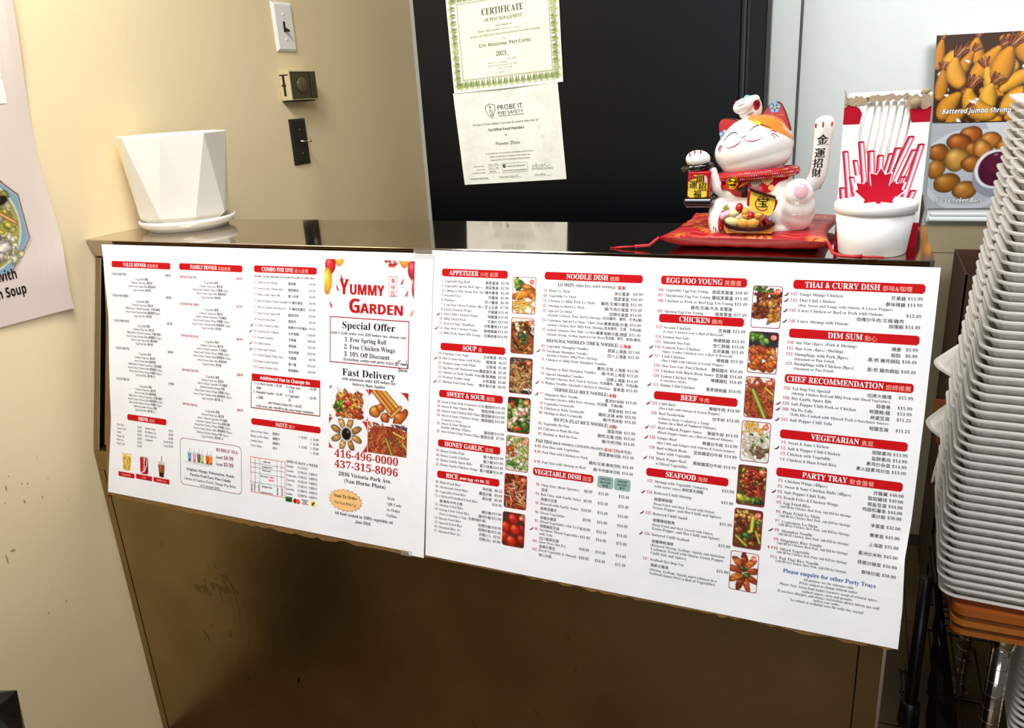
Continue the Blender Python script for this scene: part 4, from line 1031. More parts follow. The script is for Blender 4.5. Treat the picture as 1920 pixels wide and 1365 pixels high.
for e in range(4):                                             # woven border of lobes and spikes
    Lh, (ax, ay), (dx, dy), (nx, ny) = [(238, (13, 12), (1, 0), (0, 1)), (238, (13, 198), (1, 0), (0, -1)), (190, (10, 12), (0, 1), (1, 0)), (190, (256, 12), (0, 1), (-1, 0))][e]
    N = 17 if e < 2 else 13
    S.poly([(ax, ay), (ax+dx*Lh, ay+dy*Lh), (ax+dx*Lh+nx*9, ay+dy*Lh+ny*9), (ax+nx*9, ay+ny*9)], gm[1], .25)
    for k in range(N):
        t = Lh*(k+.5)/N; w = Lh/N
        cx, cy = ax+dx*t, ay+dy*t
        S.disc(cx-nx*1.5, cy-ny*1.5, w*.42, gm[3], .35, None, 12); S.disc(cx-nx*.5, cy-ny*.5, w*.2, gm[0], .45, None, 10)
        q = lambda a, h: (ax+dx*(t+a)+nx*h, ay+dy*(t+a)+ny*h)
        S.poly([q(-w*.5, -2), q(-w*.22, 12), q(-w*.12, 12), q(0, 2)], gm[2], .5); S.poly([q(w*.5, -2), q(w*.22, 12), q(w*.12, 12), q(0, 2)], gm[0], .5)
S.build('certificate_border', fn1(P1), o1)
S = Sheet(); S.rect(24, 23, 245, 186, cream, .7); S.rring(26, 25, 244, 184.5, .3, .9, ink_k, .8); S.rring(28, 27, 242, 182.5, .3, .35, ink_k, .8)
for t, st, u, v, sz, w in [('CERTIFICATE', 'b', 85, 55, 19, 100), ('OF PEST MANAGEMENT', 'b', 91, 69, 10, 90), ('THESE PREMISES OF', 'b', 116, 81, 4.6, 40), ('China China Express', 'i', 71, 89, 6, 56), ('2836 Victoria Park Ave., Toronto ON', 'i', 129, 89, 4, 47), ('ARE REGULARLY PROTECTED UNDER AN INTEGRATED PEST MANAGEMENT PROGRAM', 'b', 52, 98, 4.8, 169), ('by', 'b', 133, 108, 5, 5), ('C', 'S', 72, 120, 10, 6.5), ('ITY ', 'S', 79, 120, 8, 13), ('P', 'S', 94.5, 120, 10, 6), ('ROFESSIONAL', 'S', 101, 120, 8, 41), ('P', 'S', 146, 120, 10, 6), ('EST', 'S', 152.5, 120, 8, 14), ('C', 'S', 169, 120, 10, 6), ('ONTROL', 'S', 175.5, 120, 8, 23), ('2023', 'i', 112, 141, 13, 26), ('Ontario Licensed Exterminator', 'r', 91, 156, 4.6, 47), ('Ontario Structural Exterminator Licence 104273', 'r', 92, 162, 4.6, 72), ('Phone: 416-785-2300', 'r', 115, 168, 4.4, 35), ('C: 289-387-7725', 'r', 111, 177, 4.4, 33)]:
    S.text(t, u, v, sz, st, ink_gr if sz < 4.3 else ink_k, width=w, lift=.9)
S.line([(140, 147), (142, 140), (144, 147), (141, 152), (138, 150), (152, 150), (158, 147), (153, 151), (164, 148)], .5, ink_k, .9)
S.build('certificate_text', fn1(P1), o1)
u2 = unit((.2577, .0105)); d2 = -unit((-.0125, .2066)); A2 = np.array((.5374, 1.1761))-d2*.2075
P2 = (A2[0], .6165, A2[1]); fn2 = lambda P: amap(A2, u2, d2, .6165, P, .0007)
slip = mat('award_paper', '#ecebe0', .5, vary=(24, .3, '#dcdcd1'))
S = Sheet(); grid_sheet(S, lambda v: 1.5, lambda v: 258.5, 0, 207, slip, 0, 20, 16)
o2 = S.build('certificate', fn2(P2)); o2.location = P2
tag(o2, 'grey-white food handler award sheet hanging below the green-bordered certificate', 'certificate')
S = Sheet(); pale = mat('pale_line_ink', '#c9c9bf', .5)
for cx, cy, r in [(25, 25, 12), (45, 18, 9), (60, 28, 13), (120, 12, 9), (135, 14, 9), (150, 12, 9), (142, 24, 9), (200, 25, 14), (225, 30, 18), (238, 55, 14), (20, 70, 14), (35, 95, 16), (20, 120, 16), (45, 130, 14), (30, 150, 14), (15, 165, 10), (205, 90, 6), (212, 110, 6), (222, 135, 12), (235, 150, 14), (240, 110, 12), (245, 85, 11), (215, 165, 8)]:
    for k in range(3):
        S.ring([(cx+r*(1-.28*k)*math.cos(a/9*3.1416)*(1+.12*math.sin(a*2.1+k)), cy+r*(1-.28*k)*.8*math.sin(a/9*3.1416)) for a in range(18)], [(cx+(r*(1-.28*k)-.5)*math.cos(a/9*3.1416)*(1+.12*math.sin(a*2.1+k)), cy+(r*(1-.28*k)-.5)*.8*math.sin(a/9*3.1416)) for a in range(18)], pale, .2)
for t, st, u, v, sz, w in [('PROBE IT', 's', 108, 45.5, 15, 63), ('F  D SAFETY', 's', 108, 55.5, 9.6, 64), ('TRAINING AND CERTIFICATION', 'S', 109, 60, 3.2, 63), ('Probe It Food Safety is proud to award the title of', 's', 43, 76, 6.8, 163), ('Certified Food Handler', 'S', 79, 90, 8, 91), ('to', 's', 120, 102, 6.4, 6), ('Peiwen Zhou', 's', 94, 122, 10.5, 61), ('In recognition of successful completion of the Food', 's', 66, 141, 5, 119), ('Safety Certification Program that meets the', 's', 75, 148.5, 5, 102), ('requirements of the Provincial Government', 's', 76, 156, 5, 100), ('Certificate Date:', 's', 30, 168, 4, 29), ('March 7, 2020', 's', 69, 165.5, 4, 26), ('Expiry Date:', 's', 38, 175.5, 4, 22), ('March 7, 2025', 's', 70, 173.5, 4, 26), ('Certificate Number:', 's', 25, 183, 4, 36), ('ON77056', 's', 70, 181.5, 4, 18), ('VERIFY THIS CERTIFICATE', 'S', 117, 172, 3.6, 45), ('www.probeit.ca/verify-certificate', 'S', 106, 181, 3.4, 59), ('B. M. Chief Executive Officer', 's', 178, 182.5, 4, 51), ('Provided by Horizon Village', 's', 18, 195, 4, 47), ('Trainer Name: Turkey, TN', 's', 93, 194.5, 4, 48), ('CTID: 000122', 's', 182, 194.5, 4, 27)]:
    S.text(t, u, v, sz, st, ink_k, width=w, lift=.4)
for x in (114.3, 120.3): S.ring([(x+2.9*math.cos(a/8*3.1416), 52.2+3.3*math.sin(a/8*3.1416)) for a in range(16)], [(x+2.1*math.cos(a/8*3.1416), 52.2+2.5*math.sin(a/8*3.1416)) for a in range(16)], ink_k, .4)
S.rring(103, 163.5, 167, 184.5, 2.5, .5, ink_k, .4); S.disc(109.5, 169.5, 4, ink_k, .4); S.line([(107.5, 169.5), (109, 171), (111.6, 167.6)], .7, slip, .6)
for y0, x0, x1 in [(167.5, 68, 98), (175.5, 68, 98), (183.5, 68, 98), (196, 18, 70), (196, 93, 150), (196, 182, 224), (178.6, 176, 230)]: S.line([(x0, y0), (x1, y0)], .4, ink_k, .4)
S.line([(178, 177), (182, 171), (184, 176), (190, 168), (188, 177), (195, 172), (198, 176), (203, 170), (203, 177), (209, 171), (213, 176), (224, 173)], .6, ink_k, .4)
sh = [(79, 34), (91, 30), (103, 34), (103, 46), (98, 55), (91, 60), (84, 55), (79, 46)]
S.ring(sh, [(91+(x-91)*.9, 44+(y-44)*.92) for x, y in sh], ink_k, .4)
for P in [[(89, 35), (93, 36), (92, 38), (88, 37)], [(89, 37.5), (93, 39), (97, 47), (95, 50), (90, 44)], [(88, 44), (92, 47), (96, 52), (93, 54), (88, 49)], [(91, 53), (97, 55), (97, 62), (92, 62)]]: S.line(P+[P[0]], .8, ink_k, .4)
S.build('certificate_text', fn2(P2), o2)

# ------------------------------------------------------------------ things on the left wall
def plate(name, lab, cat, y0, y1, z0, z1, m, d=.007):
    t = thing(name, lab, cat, (0.0005, (y0+y1)/2, (z0+z1)/2)); hy, hz = (y1-y0)/2, (z1-z0)/2
    b = MB(); e = .006; v = []
    for x, q in ((0, 0), (d*.35, 0), (d, e), (d, e)): v.append([(x, -hy+q, -hz+q), (x, hy-q, -hz+q), (x, hy-q, hz-q), (x, -hy+q, hz-q)])
    vv = sum(v[:3], []); b.add(vv, [(0, 1, 5, 4), (1, 2, 6, 5), (2, 3, 7, 6), (3, 0, 4, 7), (4, 5, 9, 8), (5, 6, 10, 9), (6, 7, 11, 10), (7, 4, 8, 11), (8, 9, 10, 11)], m)
    b.build('cover_plate', t); return t
t = plate('light_switch', 'white wall switch plate with a black toggle, above the thermostat', 'light switch', .669, .7465, 1.512, 1.630, white_plastic)
b = MB(); b.box(.0068, .0076, -.007, .001, -.012, .013, black_matte); b.build('toggle_slot', t)
b = MB(); b.add([(.007, -.0055, -.010), (.007, 0, -.010), (.007, 0, 0), (.007, -.0055, 0), (.020, -.005, -.013), (.020, -.0005, -.013), (.020, -.0005, -.007), (.020, -.005, -.007)], [(0, 1, 2, 3), (4, 5, 6, 7), (0, 1, 5, 4), (1, 2, 6, 5), (2, 3, 7, 6), (3, 0, 4, 7)], black_gloss); b.build('toggle', t)
for z in (-.030, .030): b = MB(); b.ell((.007, -.002, z), (.0018, .0035, .0035), white_plastic, nu=12, nv=8); b.build('screw', t)
t = thing('thermostat', 'square cream and dark brown dial thermostat between the two switch plates', 'thermostat', (0.0005, .716, 1.428))
cr = mat('aged_cream_plastic', '#c9bb8f', .4); db = mat('smoked_brown_plastic', '#4a3f28', .3)
b = MB(); b.bbox(0, .034, -.056, .056, -.037, .037, cr, .002); b.build('case', t)
b = MB(); b.box(.004, .031, -.0566, -.0555, .024, .027, black_matte); b.box(.012, .019, -.0566, -.0555, -.026, .024, black_matte); b.box(.008, .022, -.058, -.0555, -.001, .002, black_matte); b.build('slider_slot', t)
b = MB(); b.bbox(.034, .036, -.052, .053, -.033, .033, db, .0006); b.build('front_plate', t)
b = MB(); b.box(.0358, .0365, .024, .027, -.033, .033, black_matte); b.box(.0358, .0365, .038, .0395, -.016, .014, black_matte); b.box(.0358, .0365, -.052, -.0505, -.033, .033, black_matte); b.box(.0358, .0365, -.052, .053, .0315, .033, black_matte); b.build('front_groove', t)
b = MB(); b.lathe([(.0195, 0), (.0195, .003), (.018, .0045), (0, .0045)], mat('dial_brown', '#5c5034', .35), 36, T=Matrix.Translation((.036, -.012, 0)) @ Matrix.Rotation(math.pi/2, 4, 'Y')); b.build('dial', t)
b = MB(); b.box(.002, .03, -.05, .046, -.0405, -.0372, black_matte); b.build('base_gap', t)
dbp = mat('dark_bronze_plate', '#25231e', .4, .3)
t = plate('toggle_switch', 'dark bronze wall plate with a small metal toggle, lowest of the wall switches', 'switch', .6755, .7418, 1.226, 1.3445, dbp)
b = MB(); b.lathe([(.006, 0), (.006, .004), (.0035, .005), (.0035, .012), (0, .012)], steel, 16, T=Matrix.Translation((.007, 0, 0)) @ Matrix.Rotation(math.pi/2, 4, 'Y')); b.tube([(.014, 0, 0), (.024, .004, .0005), (.036, .007, .001)], [.0018, .002, .0028], steel, 10); b.build('toggle', t)
for z in (-.031, .031): b = MB(); b.ell((.007, 0, z), (.0015, .0028, .0028), steel, nu=12, nv=8); b.build('screw', t)

# soup poster on the left wall
def wmap(P):
    def fn(y, zz, l):                  # y in mm along the wall, zz in mm height
        y = np.asarray(y); zz = np.asarray(zz)
        e = np.clip(1-(-58-y)/60, 0, 1); x = 4+e**2*(5+5*np.sin((zz-1000)/75))+4*np.exp(-((zz-1110)/45)**2)*np.clip(1-(-60-y)/160, 0, 1)+2*np.sin(y/70+zz/110)
        return np.column_stack([(x+l)/1000-P[0], y/1000-P[1], zz/1000-P[2]])
    return fn
SP = (0.004, -.29, 1.03)
S = Sheet(); pm = mat('poster_paper', '#d9c9bd', .4, spec=.3)
us = np.linspace(-520, -66, 31); zs = np.linspace(1028, 1800, 51); pts = []
for z in zs:
    for y in us:
        k = (y+520)/454; pts.append((y+k*np.interp(z, [1028, 1064, 1116, 1161, 1211, 1310, 1404, 1582, 1800], [0, -2, 0, 7, 8, 8, 12, 22, 30]), z+(1-k)*9+0*z))
S._add(pts, 0, [(j*31+i, j*31+i+1, (j+1)*31+i+1, (j+1)*31+i) for j in range(50) for i in range(30)], pm)
S.text('with', -163, 1103, -20, 's', ink_k, 'r', -.86, lift=.8) if False else None
po = S.build('soup_poster', wmap(SP)); po.location = SP
tag(po, 'pale soup poster with a blue bowl, curling on the cream left wall', 'poster')
class ZS(Sheet):
    """sheet with y up (wall heights)"""
    def text(s, t, u, v, size, style, m, align='l', width=None, lift=.8):
        g, f, w = text_geo(t, style); k = size*(width/(w*size) if width else 1); w = w*k
        x = g[:, 0]*k-(w if align == 'r' else w/2 if align == 'c' else 0); s._add(np.column_stack([x+u, g[:, 1]*size+v]), lift, f, m)
S = ZS()
for t, r, v, w in [('with', -160, 1110, 37), ('m Soup', -149, 1080, 60)]: S.text(t, r, v, 25, 'S', ink_k, 'r', w)
S.build('poster_text', wmap(SP), po)
S = ZS(); P = Pic(206, 210, 2.0, '#d9c9bd')
oc = lambda r, ry, ph=0: [(103+r*math.cos(k*math.pi/4+.39), 105+ry*math.sin(k*math.pi/4+.39)) for k in range(8)]
P.poly(oc(103, 104), '#7a2a22'); P.poly(oc(101, 102), '#8fa9b6'); P.poly(oc(97, 98), '#7f9dac'); P.disc(103, 105, 84, 86, '#e9e6da'); P.disc(103, 105, 82, 84, '#a39a4e')
P.scatter(170, ['#cfc58a', '#b7ab62', '#e4dcb8', '#8a8440', '#f0ead4'], 7, 32, 32, 174, 178, asp=1.4, hl=.2); P.scatter(30, ['#d9c94a', '#c9b838', '#7a7a2c'], 6, 40, 40, 176, 170); P.scatter(16, ['#e9ddd0', '#f2e8dc', '#d9c9b8'], 15, 40, 50, 150, 160, asp=1.8)
P.blob(160, 70, 15, 8, 0, '#1c1712'); P.strand([(150, 90), (178, 112)], 8, '#c98a4a'); P.strand([(60, 60), (90, 90)], 8, '#b8823c')
g = P.grid(); nx, ny = P.nx, P.ny; K = np.pad(g, ((0, 1), (0, 1), (0, 0)), mode='edge'); U, V = np.meshgrid(-312+np.arange(nx+1)/nx*206, 1318-np.arange(ny+1)/ny*210)
f = []
for j in range(ny):
    for i in range(nx):
        x, y = (i+.5)/nx*206-103, (j+.5)/ny*210-105; a = max(abs(x), abs(y), (abs(x)+abs(y))*.7071)
        if a < 97: a0 = j*(nx+1)+i; f.append((a0, a0+1, a0+nx+2, a0+nx+1))
S._add(np.column_stack([U.ravel(), V.ravel()]), .7, f, photo, K.reshape(-1, 3)); S.build('soup_photo', wmap(SP), po)
S = ZS(); S._add([(-300, 1411), (-92, 1411), (-90, 1580), (-300, 1580)], .5, [(0, 1, 2, 3)], white_p); S.disc(-135, 1455, 44, ink_or, .7, 26); S.disc(-139, 1459, 40, ink_ye, .9, 20); S.build('dish_photo', wmap(SP), po)

# ------------------------------------------------------------------ framed board and two photo posters on the back wall
t = thing('framed_board', 'white-framed board on the back wall behind the two fried food posters', 'picture frame', (1.765, 1.369, 1.218))
wf = mat('white_frame', '#e4e7e5', .35); gran = mat('speckled_grey_board', '#8d9490', .4, vary=(160, .06, '#3a403c'))
b = MB()
def mould(x0, x1, z0, z1, hor):
    for k, (d, a) in enumerate([(.010, 0), (.018, .004), (.013, .010), (.016, .018)]):
        if hor: b.bbox(x0, x1, -d-.002, 0, z0+a if z0 > 0 else z0+a*.9, z1-a*.2, wf, .002)
        else: b.bbox(x0+a, x1, -d-.002, 0, z0, z1, wf, .002)
for z0, z1 in ((-.243, -.204), (.226, .242)):
    b.bbox(-.193, .193, -.016, 0, z0, z1, wf, .003)
    if z1 < 0: b.bbox(-.188, .188, -.022, 0, z0+.004, z0+.014, wf, .003); b.bbox(-.184, .184, -.019, 0, z0+.018, z0+.026, wf, .002)
for x0, x1 in ((-.193, -.172), (.172, .193)): b.box(x0, x1, -.0152, -.0005, -.2045, .2265, wf)
b.build('frame', t)
b = MB(); b.box(-.18, .18, -.006, -.001, -.21, .235, gran); b.build('board', t)
def qmap(TL, TR, BR, BL, y, w, h, P):
    TL, TR, BR, BL = [np.array(q, float) for q in (TL, TR, BR, BL)]
    def fn(u, v, l):
        a = (u/w)[:, None]; c = (v/h)[:, None]; q = TL*(1-a)*(1-c)+TR*a*(1-c)+BR*a*c+BL*(1-a)*c
        return np.column_stack([q[:, 0]-P[0], y-l/1000-P[1], q[:, 1]-P[2]])
    return fn
def poster(name, lab, corners, y, P, caption, cu, cv, cw):
    w, h = P.w, P.h; B = (corners[0][0], y, corners[0][1]); fn = qmap(*corners, y, w, h, B)
    S = Sheet(); S.pic(P, 0, 0, photo_gloss, .3); S.rect(0, 0, w, h, white_p, 0.0); o = S.build(name, fn); o.location = B; tag(o, lab, 'poster')
    S = Sheet()
    for d in ((-.8, 0), (.8, 0), (0, .8), (0, -.8), (.6, .6), (-.6, .6), (.6, -.6), (-.6, -.6)): S.text(caption, cu+d[0], cv+d[1], 17, 'S', ink_k, width=cw, shear=.2, lift=.8)
    S.text(caption, cu, cv, 17, 'S', ink_w, width=cw, shear=.2, lift=1.2); S.build('poster_caption', fn, o)
    return o
P = Pic(200, 216, 1.0, '#3c220f'); GO = ['#c8861c', '#d2962a', '#b97a1a', '#d8a236', '#bf8220']
P.scatter(12, ['#241410', '#342016', '#d9d4cc', '#523014'], 9, 8, 8, 192, 205)
def shrimp(x, y, a, L_, w, bend, c):
    t0 = a; pts = []
    for k in range(13):
        s_ = k/12; pts.append((x, y, w*(.34+.66*math.sin(math.pi*min(1, .10+s_*.80))**.8)*(1-.45*s_)))
        x += L_/12*math.cos(t0); y += L_/12*math.sin(t0); t0 += bend/12
    for k in range(4):
        b_ = t0+(k-1.5)*.28; P.strand([(pts[-1][0], pts[-1][1]), (pts[-1][0]+w*.8*math.cos(b_), pts[-1][1]+w*.8*math.sin(b_)), (pts[-1][0]+w*1.35*math.cos(b_+.1), pts[-1][1]+w*1.35*math.sin(b_+.1))], w*.26, ['#5f260e', '#7a3616', '#a8683c', '#6b2c12'][k], .6)
    X, Y = P.X, P.Y; d = np.full(X.shape, 9.); gx = np.zeros(X.shape)
    for px, py, r in pts:
        q = np.hypot(X-px, Y-py)/r; u = q < d; d = np.where(u, q, d); gx = np.where(u, ((X-px)*.6+(Y-py)*.8)/r, gx)
    d = d*(1+.05*np.sin(X*.9+c)*np.sin(Y*.8)); mk = d < 1
    sh = np.clip(1.06-.50*np.clip(d, 0, 1)**3-.26*gx, .25, 1.3)
    col = P.rgb(GO[c])[None, None, :]*sh[..., None]*(1+.06*np.sin(X*1.7+Y*.4)*np.sin(Y*1.3-X*.5))[..., None]; col[..., 1] *= .97; P.put(mk, np.clip(col, 0, 1))
for q in [(6, 75, -1.5, 60, 17, .1, 2), (30, 70, -1.0, 40, 22, .4, 1), (96, 62, -1.9, 46, 22, .5, 0), (150, 16, .1, 54, 16, .2, 2), (205, 60, -1.9, 54, 30, .3, 4), (14, 150, -1.4, 60, 19, -.2, 2), (176, 84, -2.6, 34, 22, .3, 3), (60, 92, -1.2, 50, 18, .2, 2), (58, 118, -2.2, 58, 27, .9, 1), (92, 108, -1.05, 84, 25, .2, 0), (132, 136, -1.7, 50, 22, -.3, 3), (206, 102, 2.6, 66, 23, -.2, 1), (112, 140, .15, 44, 15, .2, 4), (24, 196, -1.2, 58, 27, .5, 4), (148, 108, -1.45, 66, 33, .3, 0), (128, 172, -1.9, 44, 25, .8, 3), (204, 150, 2.5, 60, 32, -.3, 1), (172, 208, -.1, 50, 15, 0, 2), (150, 214, 3.0, 50, 18, 0, 0), (130, 196, 3.25, 82, 30, 1.6, 1), (42, 214, -.8, 40, 20, .2, 2)]: shrimp(*q)
for x_, y_, r_ in ((30, 148, 4), (92, 166, 6), (100, 160, 4), (200, 84, 5), (60, 212, 5), (74, 66, 4)): P.blob(x_, y_, r_*1.4, r_*.8, .4, '#e6e2da', .3, .2, .1)
P.grain(.05)
poster('shrimp_poster', 'glossy photo poster of golden battered shrimp on the back wall, upper of two', [(1.549, 1.453), (1.748, 1.449), (1.760, 1.2365), (1.561, 1.2385)], 1.346, P, 'Battered Jumbo Shrimp', 20, 194, 157)
P = Pic(190, 220, 1.25, '#a9adb4'); P.disc(95, 120, 118, 106, '#c4c8cf'); P.disc(95, 120, 104, 92, '#b4b8c0'); P.poly([(120, 0), (190, 0), (190, 50), (150, 60)], '#c9ccd0')
for q in [(90, 30, 26, 22, 0, '#a85a1e'), (66, 50, 30, 24, .2, '#9c4e16'), (20, 74, 25, 24, 0, '#9a5418'), (98, 66, 18, 17, 0, '#a8601f'), (136, 45, 24, 23, 0, '#b8702c'), (122, 70, 22, 30, -.4, '#bd7a30'), (176, 62, 26, 21, 0, '#b0701f'), (18, 116, 22, 26, .3, '#a86a20'), (64, 92, 30, 30, .5, '#c08a38'), (102, 104, 26, 22, .2, '#a05e1a'), (46, 152, 33, 25, -.2, '#a0641c'), (92, 172, 31, 24, 0, '#ad7028')]: P.blob(*q, .05, .5, .25, .03)
P.disc(156, 134, 50, 56, '#8e939e'); P.disc(158, 118, 48, 50, '#dfe3e8'); P.disc(160, 118, 42, 44, '#4a1028'); P.disc(164, 104, 34, 26, '#571632'); P.strand([(150, 82), (158, 80)], 2, '#b08a98', 0); P.grain(.02)
poster('chicken_ball_poster', 'glossy photo poster of round chicken balls with purple sauce, lower of two', [(1.561, 1.2360), (1.7565, 1.2335), (1.7468, 1.0150), (1.568, 1.0135)], 1.348, P, 'S & S Chicken Balls', 22, 204, 116)

# ------------------------------------------------------------------ flower pot on its saucer
glaze = mat('white_glazed_ceramic', '#efece2', .18, coat=.4)
PC = (.1135, .16)
t = tag(MB().lathe([(.079, 0), (.080, .004), (.083, .0055), (.092, .010), (.0955, .017), (.0955, .022), (.092, .0225), (.089, .012), (0, .0105)], glaze, 64).build('plant_saucer', None, (PC[0]+.004, PC[1], 1.15)), 'round white plant saucer under the faceted pot on the counter', 'saucer')
n = 8; rim = []; mid = []; base = []
b = MB(); v = []
for k in range(n):
    a = 2*math.pi*(k+.5)/n+.218; a2 = a+math.pi/n
    v += [(.1075*math.cos(a), .1075*math.sin(a), .178), (.0895*math.cos(a2), .0895*math.sin(a2), .017), (.068*math.cos(a2), .068*math.sin(a2), 0.0), (.1015*math.cos(a), .1015*math.sin(a), .178), (.078*math.cos(a2), .078*math.sin(a2), .02)]
f = []
for k in range(n):
    j = (k+1) % n; A_, B_ = 5*k, 5*j
    f += [(A_, A_+1, B_), (A_+1, B_+1, B_), (A_+1, A_+2, B_+2, B_+1), (A_, B_, B_+3, A_+3), (A_+3, B_+3, A_+4), (A_+4, B_+3, B_+4)]
f += [tuple(5*k+2 for k in range(n)), tuple(5*k+4 for k in range(n))]
b.add(v, f, glaze); o = b.build('flower_pot', None, (PC[0], PC[1], 1.1615))
md = o.modifiers.new('bevel', 'BEVEL'); md.width = .003; md.segments = 2
tag(o, 'white faceted ceramic flower pot standing on its saucer at the wall end', 'flower pot')

# ------------------------------------------------------------------ foam cup
foam = mat('white_foam', '#f3f1ee', .6, bump=(500, .1)); foam_lid = mat('white_plastic_lid', '#f6f5f3', .4)
t = thing('foam_cup', 'white foam cup in front of the red and white straw box', 'cup', (1.4275, .0485, 1.15))
MB().lathe([(.0395, .0), (.0415, .002), (.0480, .057), (.0460, .057), (.038, .004), (0, .004)], foam, 64).build('cup_body', t)
MB().lathe([(.0480, .054), (.0503, .056), (.0506, .064), (.0496, .0665), (.0455, .0672), (.0445, .058), (0, .057)], foam_lid, 64, cap0=False).build('cup_rim', t)
# ------------------------------------------------------------------ straw box
BX, BY = 1.431, .089
t = thing('straw_box', 'torn-open red and white cardboard straw box with a maple leaf behind the foam cup', 'box', (BX, BY, 1.15), (0, 0, -.02))
bw, bh, bd = .0515, .187, .105
card_w = mat('white_carton', '#f2f1ef', .5, spec=.2); card_r = mat('red_carton_ink', '#b00c26', .6, spec=.12); torn = mat('torn_grey_card', '#a8957a', .85, bump=(300, .4))
hole = [(x, z+.014) for x, z in [(-.024, .1795), (-.030, .158), (-.0325, .137), (-.030, .122), (-.022, .1105), (-.008, .1035), (.006, .1035), (.019, .110), (.028, .122), (.0315, .135), (.030, .150), (.0265, .166), (.0245, .1795)]]
b = MB(); v0 = [(-bw, 0), (-bw, .1935)]+hole+[(bw, .1935), (bw, 0)]
b.prism(v0, 0, .0012, card_w, 'y'); b.box(-bw, -bw+.0012, .0012, bd, 0, .195, card_w); b.box(bw-.0012, bw, .0012, bd, 0, .197, card_w); b.box(-bw, bw, bd, bd+.0012, 0, .199, card_w); b.box(-bw, bw, .0012, bd, 0, .0012, card_w); b.build('box_body', t)
def flat(pts, m, y): return ([(x, y, z) for x, z in pts], [tuple(range(len(pts)))], m)
for P in ([(-bw, .150), (-.0315, .150), (-.0300, .158), (-.029, .163), (-.033, .170), (-.040, .174), (-bw, .1765)], [(.0300, .150), (bw, .150), (bw, .170), (.030, .168), (.0268, .166)], [(.012, 0), (bw, 0), (bw, .033), (.026, .033), (.022, .006)], [(-bw, 0), (-.02, 0), (-.026, .033), (-bw, .033)]):
    b = MB(); b.add(*flat([(x, z+(.012 if z > .1 else 0)) for x, z in P], card_r, -.0003)); b.build('red_band', t)
b = MB(); grads = [mat('straw_ink_%d' % k, c, .6, spec=.12) for k, c in enumerate(['#b4102e', '#d04a62', '#f0c4cc', '#f9eef0', '#d8687c'])]
for x0, z0, x1, z1, w in [(-.043, .040, -.0465, .064, .0085), (-.036, .046, -.046, .112, .008), (-.029, .056, -.036, .078, .0075), (-.0285, .084, -.033, .100, .007), (-.0165, .055, -.0275, .124, .008), (-.010, .068, -.0145, .112, .0095), (-.0018, .075, -.0025, .106, .009), (.003, .078, .010, .108, .007), (.0075, .068, .018, .115, .0095), (.006, .058, .032, .129, .008), (.018, .058, .037, .112, .0075), (.022, .048, .028, .078, .007), (.027, .038, .0445, .119, .0085), (.032, .036, .041, .060, .008)]:
    z0 += .012; z1 += .015; d = math.hypot(x1-x0, z1-z0); nx, nz = (z1-z0)/d*w/2, -(x1-x0)/d*w/2
    for k, (s0, s1) in enumerate([(-1, -.62), (-.62, -.2), (-.2, .12), (.12, .5), (.5, 1)]):
        b.add(*flat([(x0+nx*s0, z0+nz*s0), (x1+nx*s0, z1+nz*s0), (x1+nx*s1, z1+nz*s1), (x0+nx*s1, z0+nz*s1)], grads[k], -.0003-.00002*(x0 > 0)))
    b.add(*flat([(x1+w*.5*math.cos(a*.524), z1+.0012*math.sin(a*.524)) for a in range(12)], grads[0], -.0005))
b.build('printed_straws', t)
leaf = [(0, .090), (.005, .081), (.013, .0835), (.0105, .066), (.0175, .073), (.0195, .069), (.029, .0705), (.0265, .062), (.030, .060), (.017, .048), (.0185, .0435), (.003, .0455), (.003, .034), (-.003, .034), (-.003, .0455), (-.0185, .0435), (-.017, .048), (-.030, .060), (-.0265, .062), (-.029, .0705), (-.0195, .069), (-.0175, .073), (-.0105, .066), (-.013, .0835), (-.005, .081)]
b = MB(); b.add(*flat([(x*1.1, .077+(z-.062)*1.07) for x, z in leaf], card_w, -.0006)); b.add(*flat([(x, z+.015) for x, z in leaf], card_r, -.0008)); o = b.build('maple_leaf', t)
b = MB()                                            # ragged torn card along the top
for x0, x1, z0, z1 in [(-bw, -.022, .186, .196), (.022, bw, .180, .195), (-.026, .024, .1915, .197)]:
    N = 14; P = [(x0+(x1-x0)*k/N, z0+random.uniform(-.003, .001)) for k in range(N+1)]+[(x1-(x1-x0)*k/N, z1+random.uniform(-.002, .002)) for k in range(N+1)]
    b.prism(P, -.0012, -.0001, torn, 'y')
b.prism([(-bw, .189), (-bw+.002, .187), (-bw+.004, .191), (-bw+.001, .203), (-bw-.001, .206), (-bw, .199)], -.002, .0005, torn, 'y')
b.ell((.033, -.004, .186), (.006, .003, .006), torn, rot=Euler((.3, .5, 0)).to_matrix()); b.ell((.043, .004, .199), (.006, .003, .004), torn, rot=Euler((0, -.3, 0)).to_matrix()); b.build('torn_edge', t)
wrap = mat('straw_wrapper_paper', '#f1eee4', .55, vary=(60, .3, '#fbfaf6'))
proto = None; k = 0
for r, y in enumerate((.0055, .0105, .0155)):
    for i in range(15):
        x = -.034+i*.0044+.002*(r % 2); lean = .0085+.0012*math.sin(i*2.1+r)
        if proto is None:
            b = MB(); b.tube([(0, 0, 0), (0, 0, .187)], .0023, wrap, 8, flat=.8); proto = o = b.build('wrapped_straw')
        else: o = proto.copy(); COL.objects.link(o)
        o.location = (BX+x-.012+(.003 if i == 0 else 0), BY+y, 1.1525+.001*((i*7+r*3) % 5)); o.rotation_euler = (0, .12+.02*math.sin(i*3), 0)
        tag(o, 'white paper-wrapped straw packed inside the torn straw box', 'straw', 'wrapped straws in the straw box')
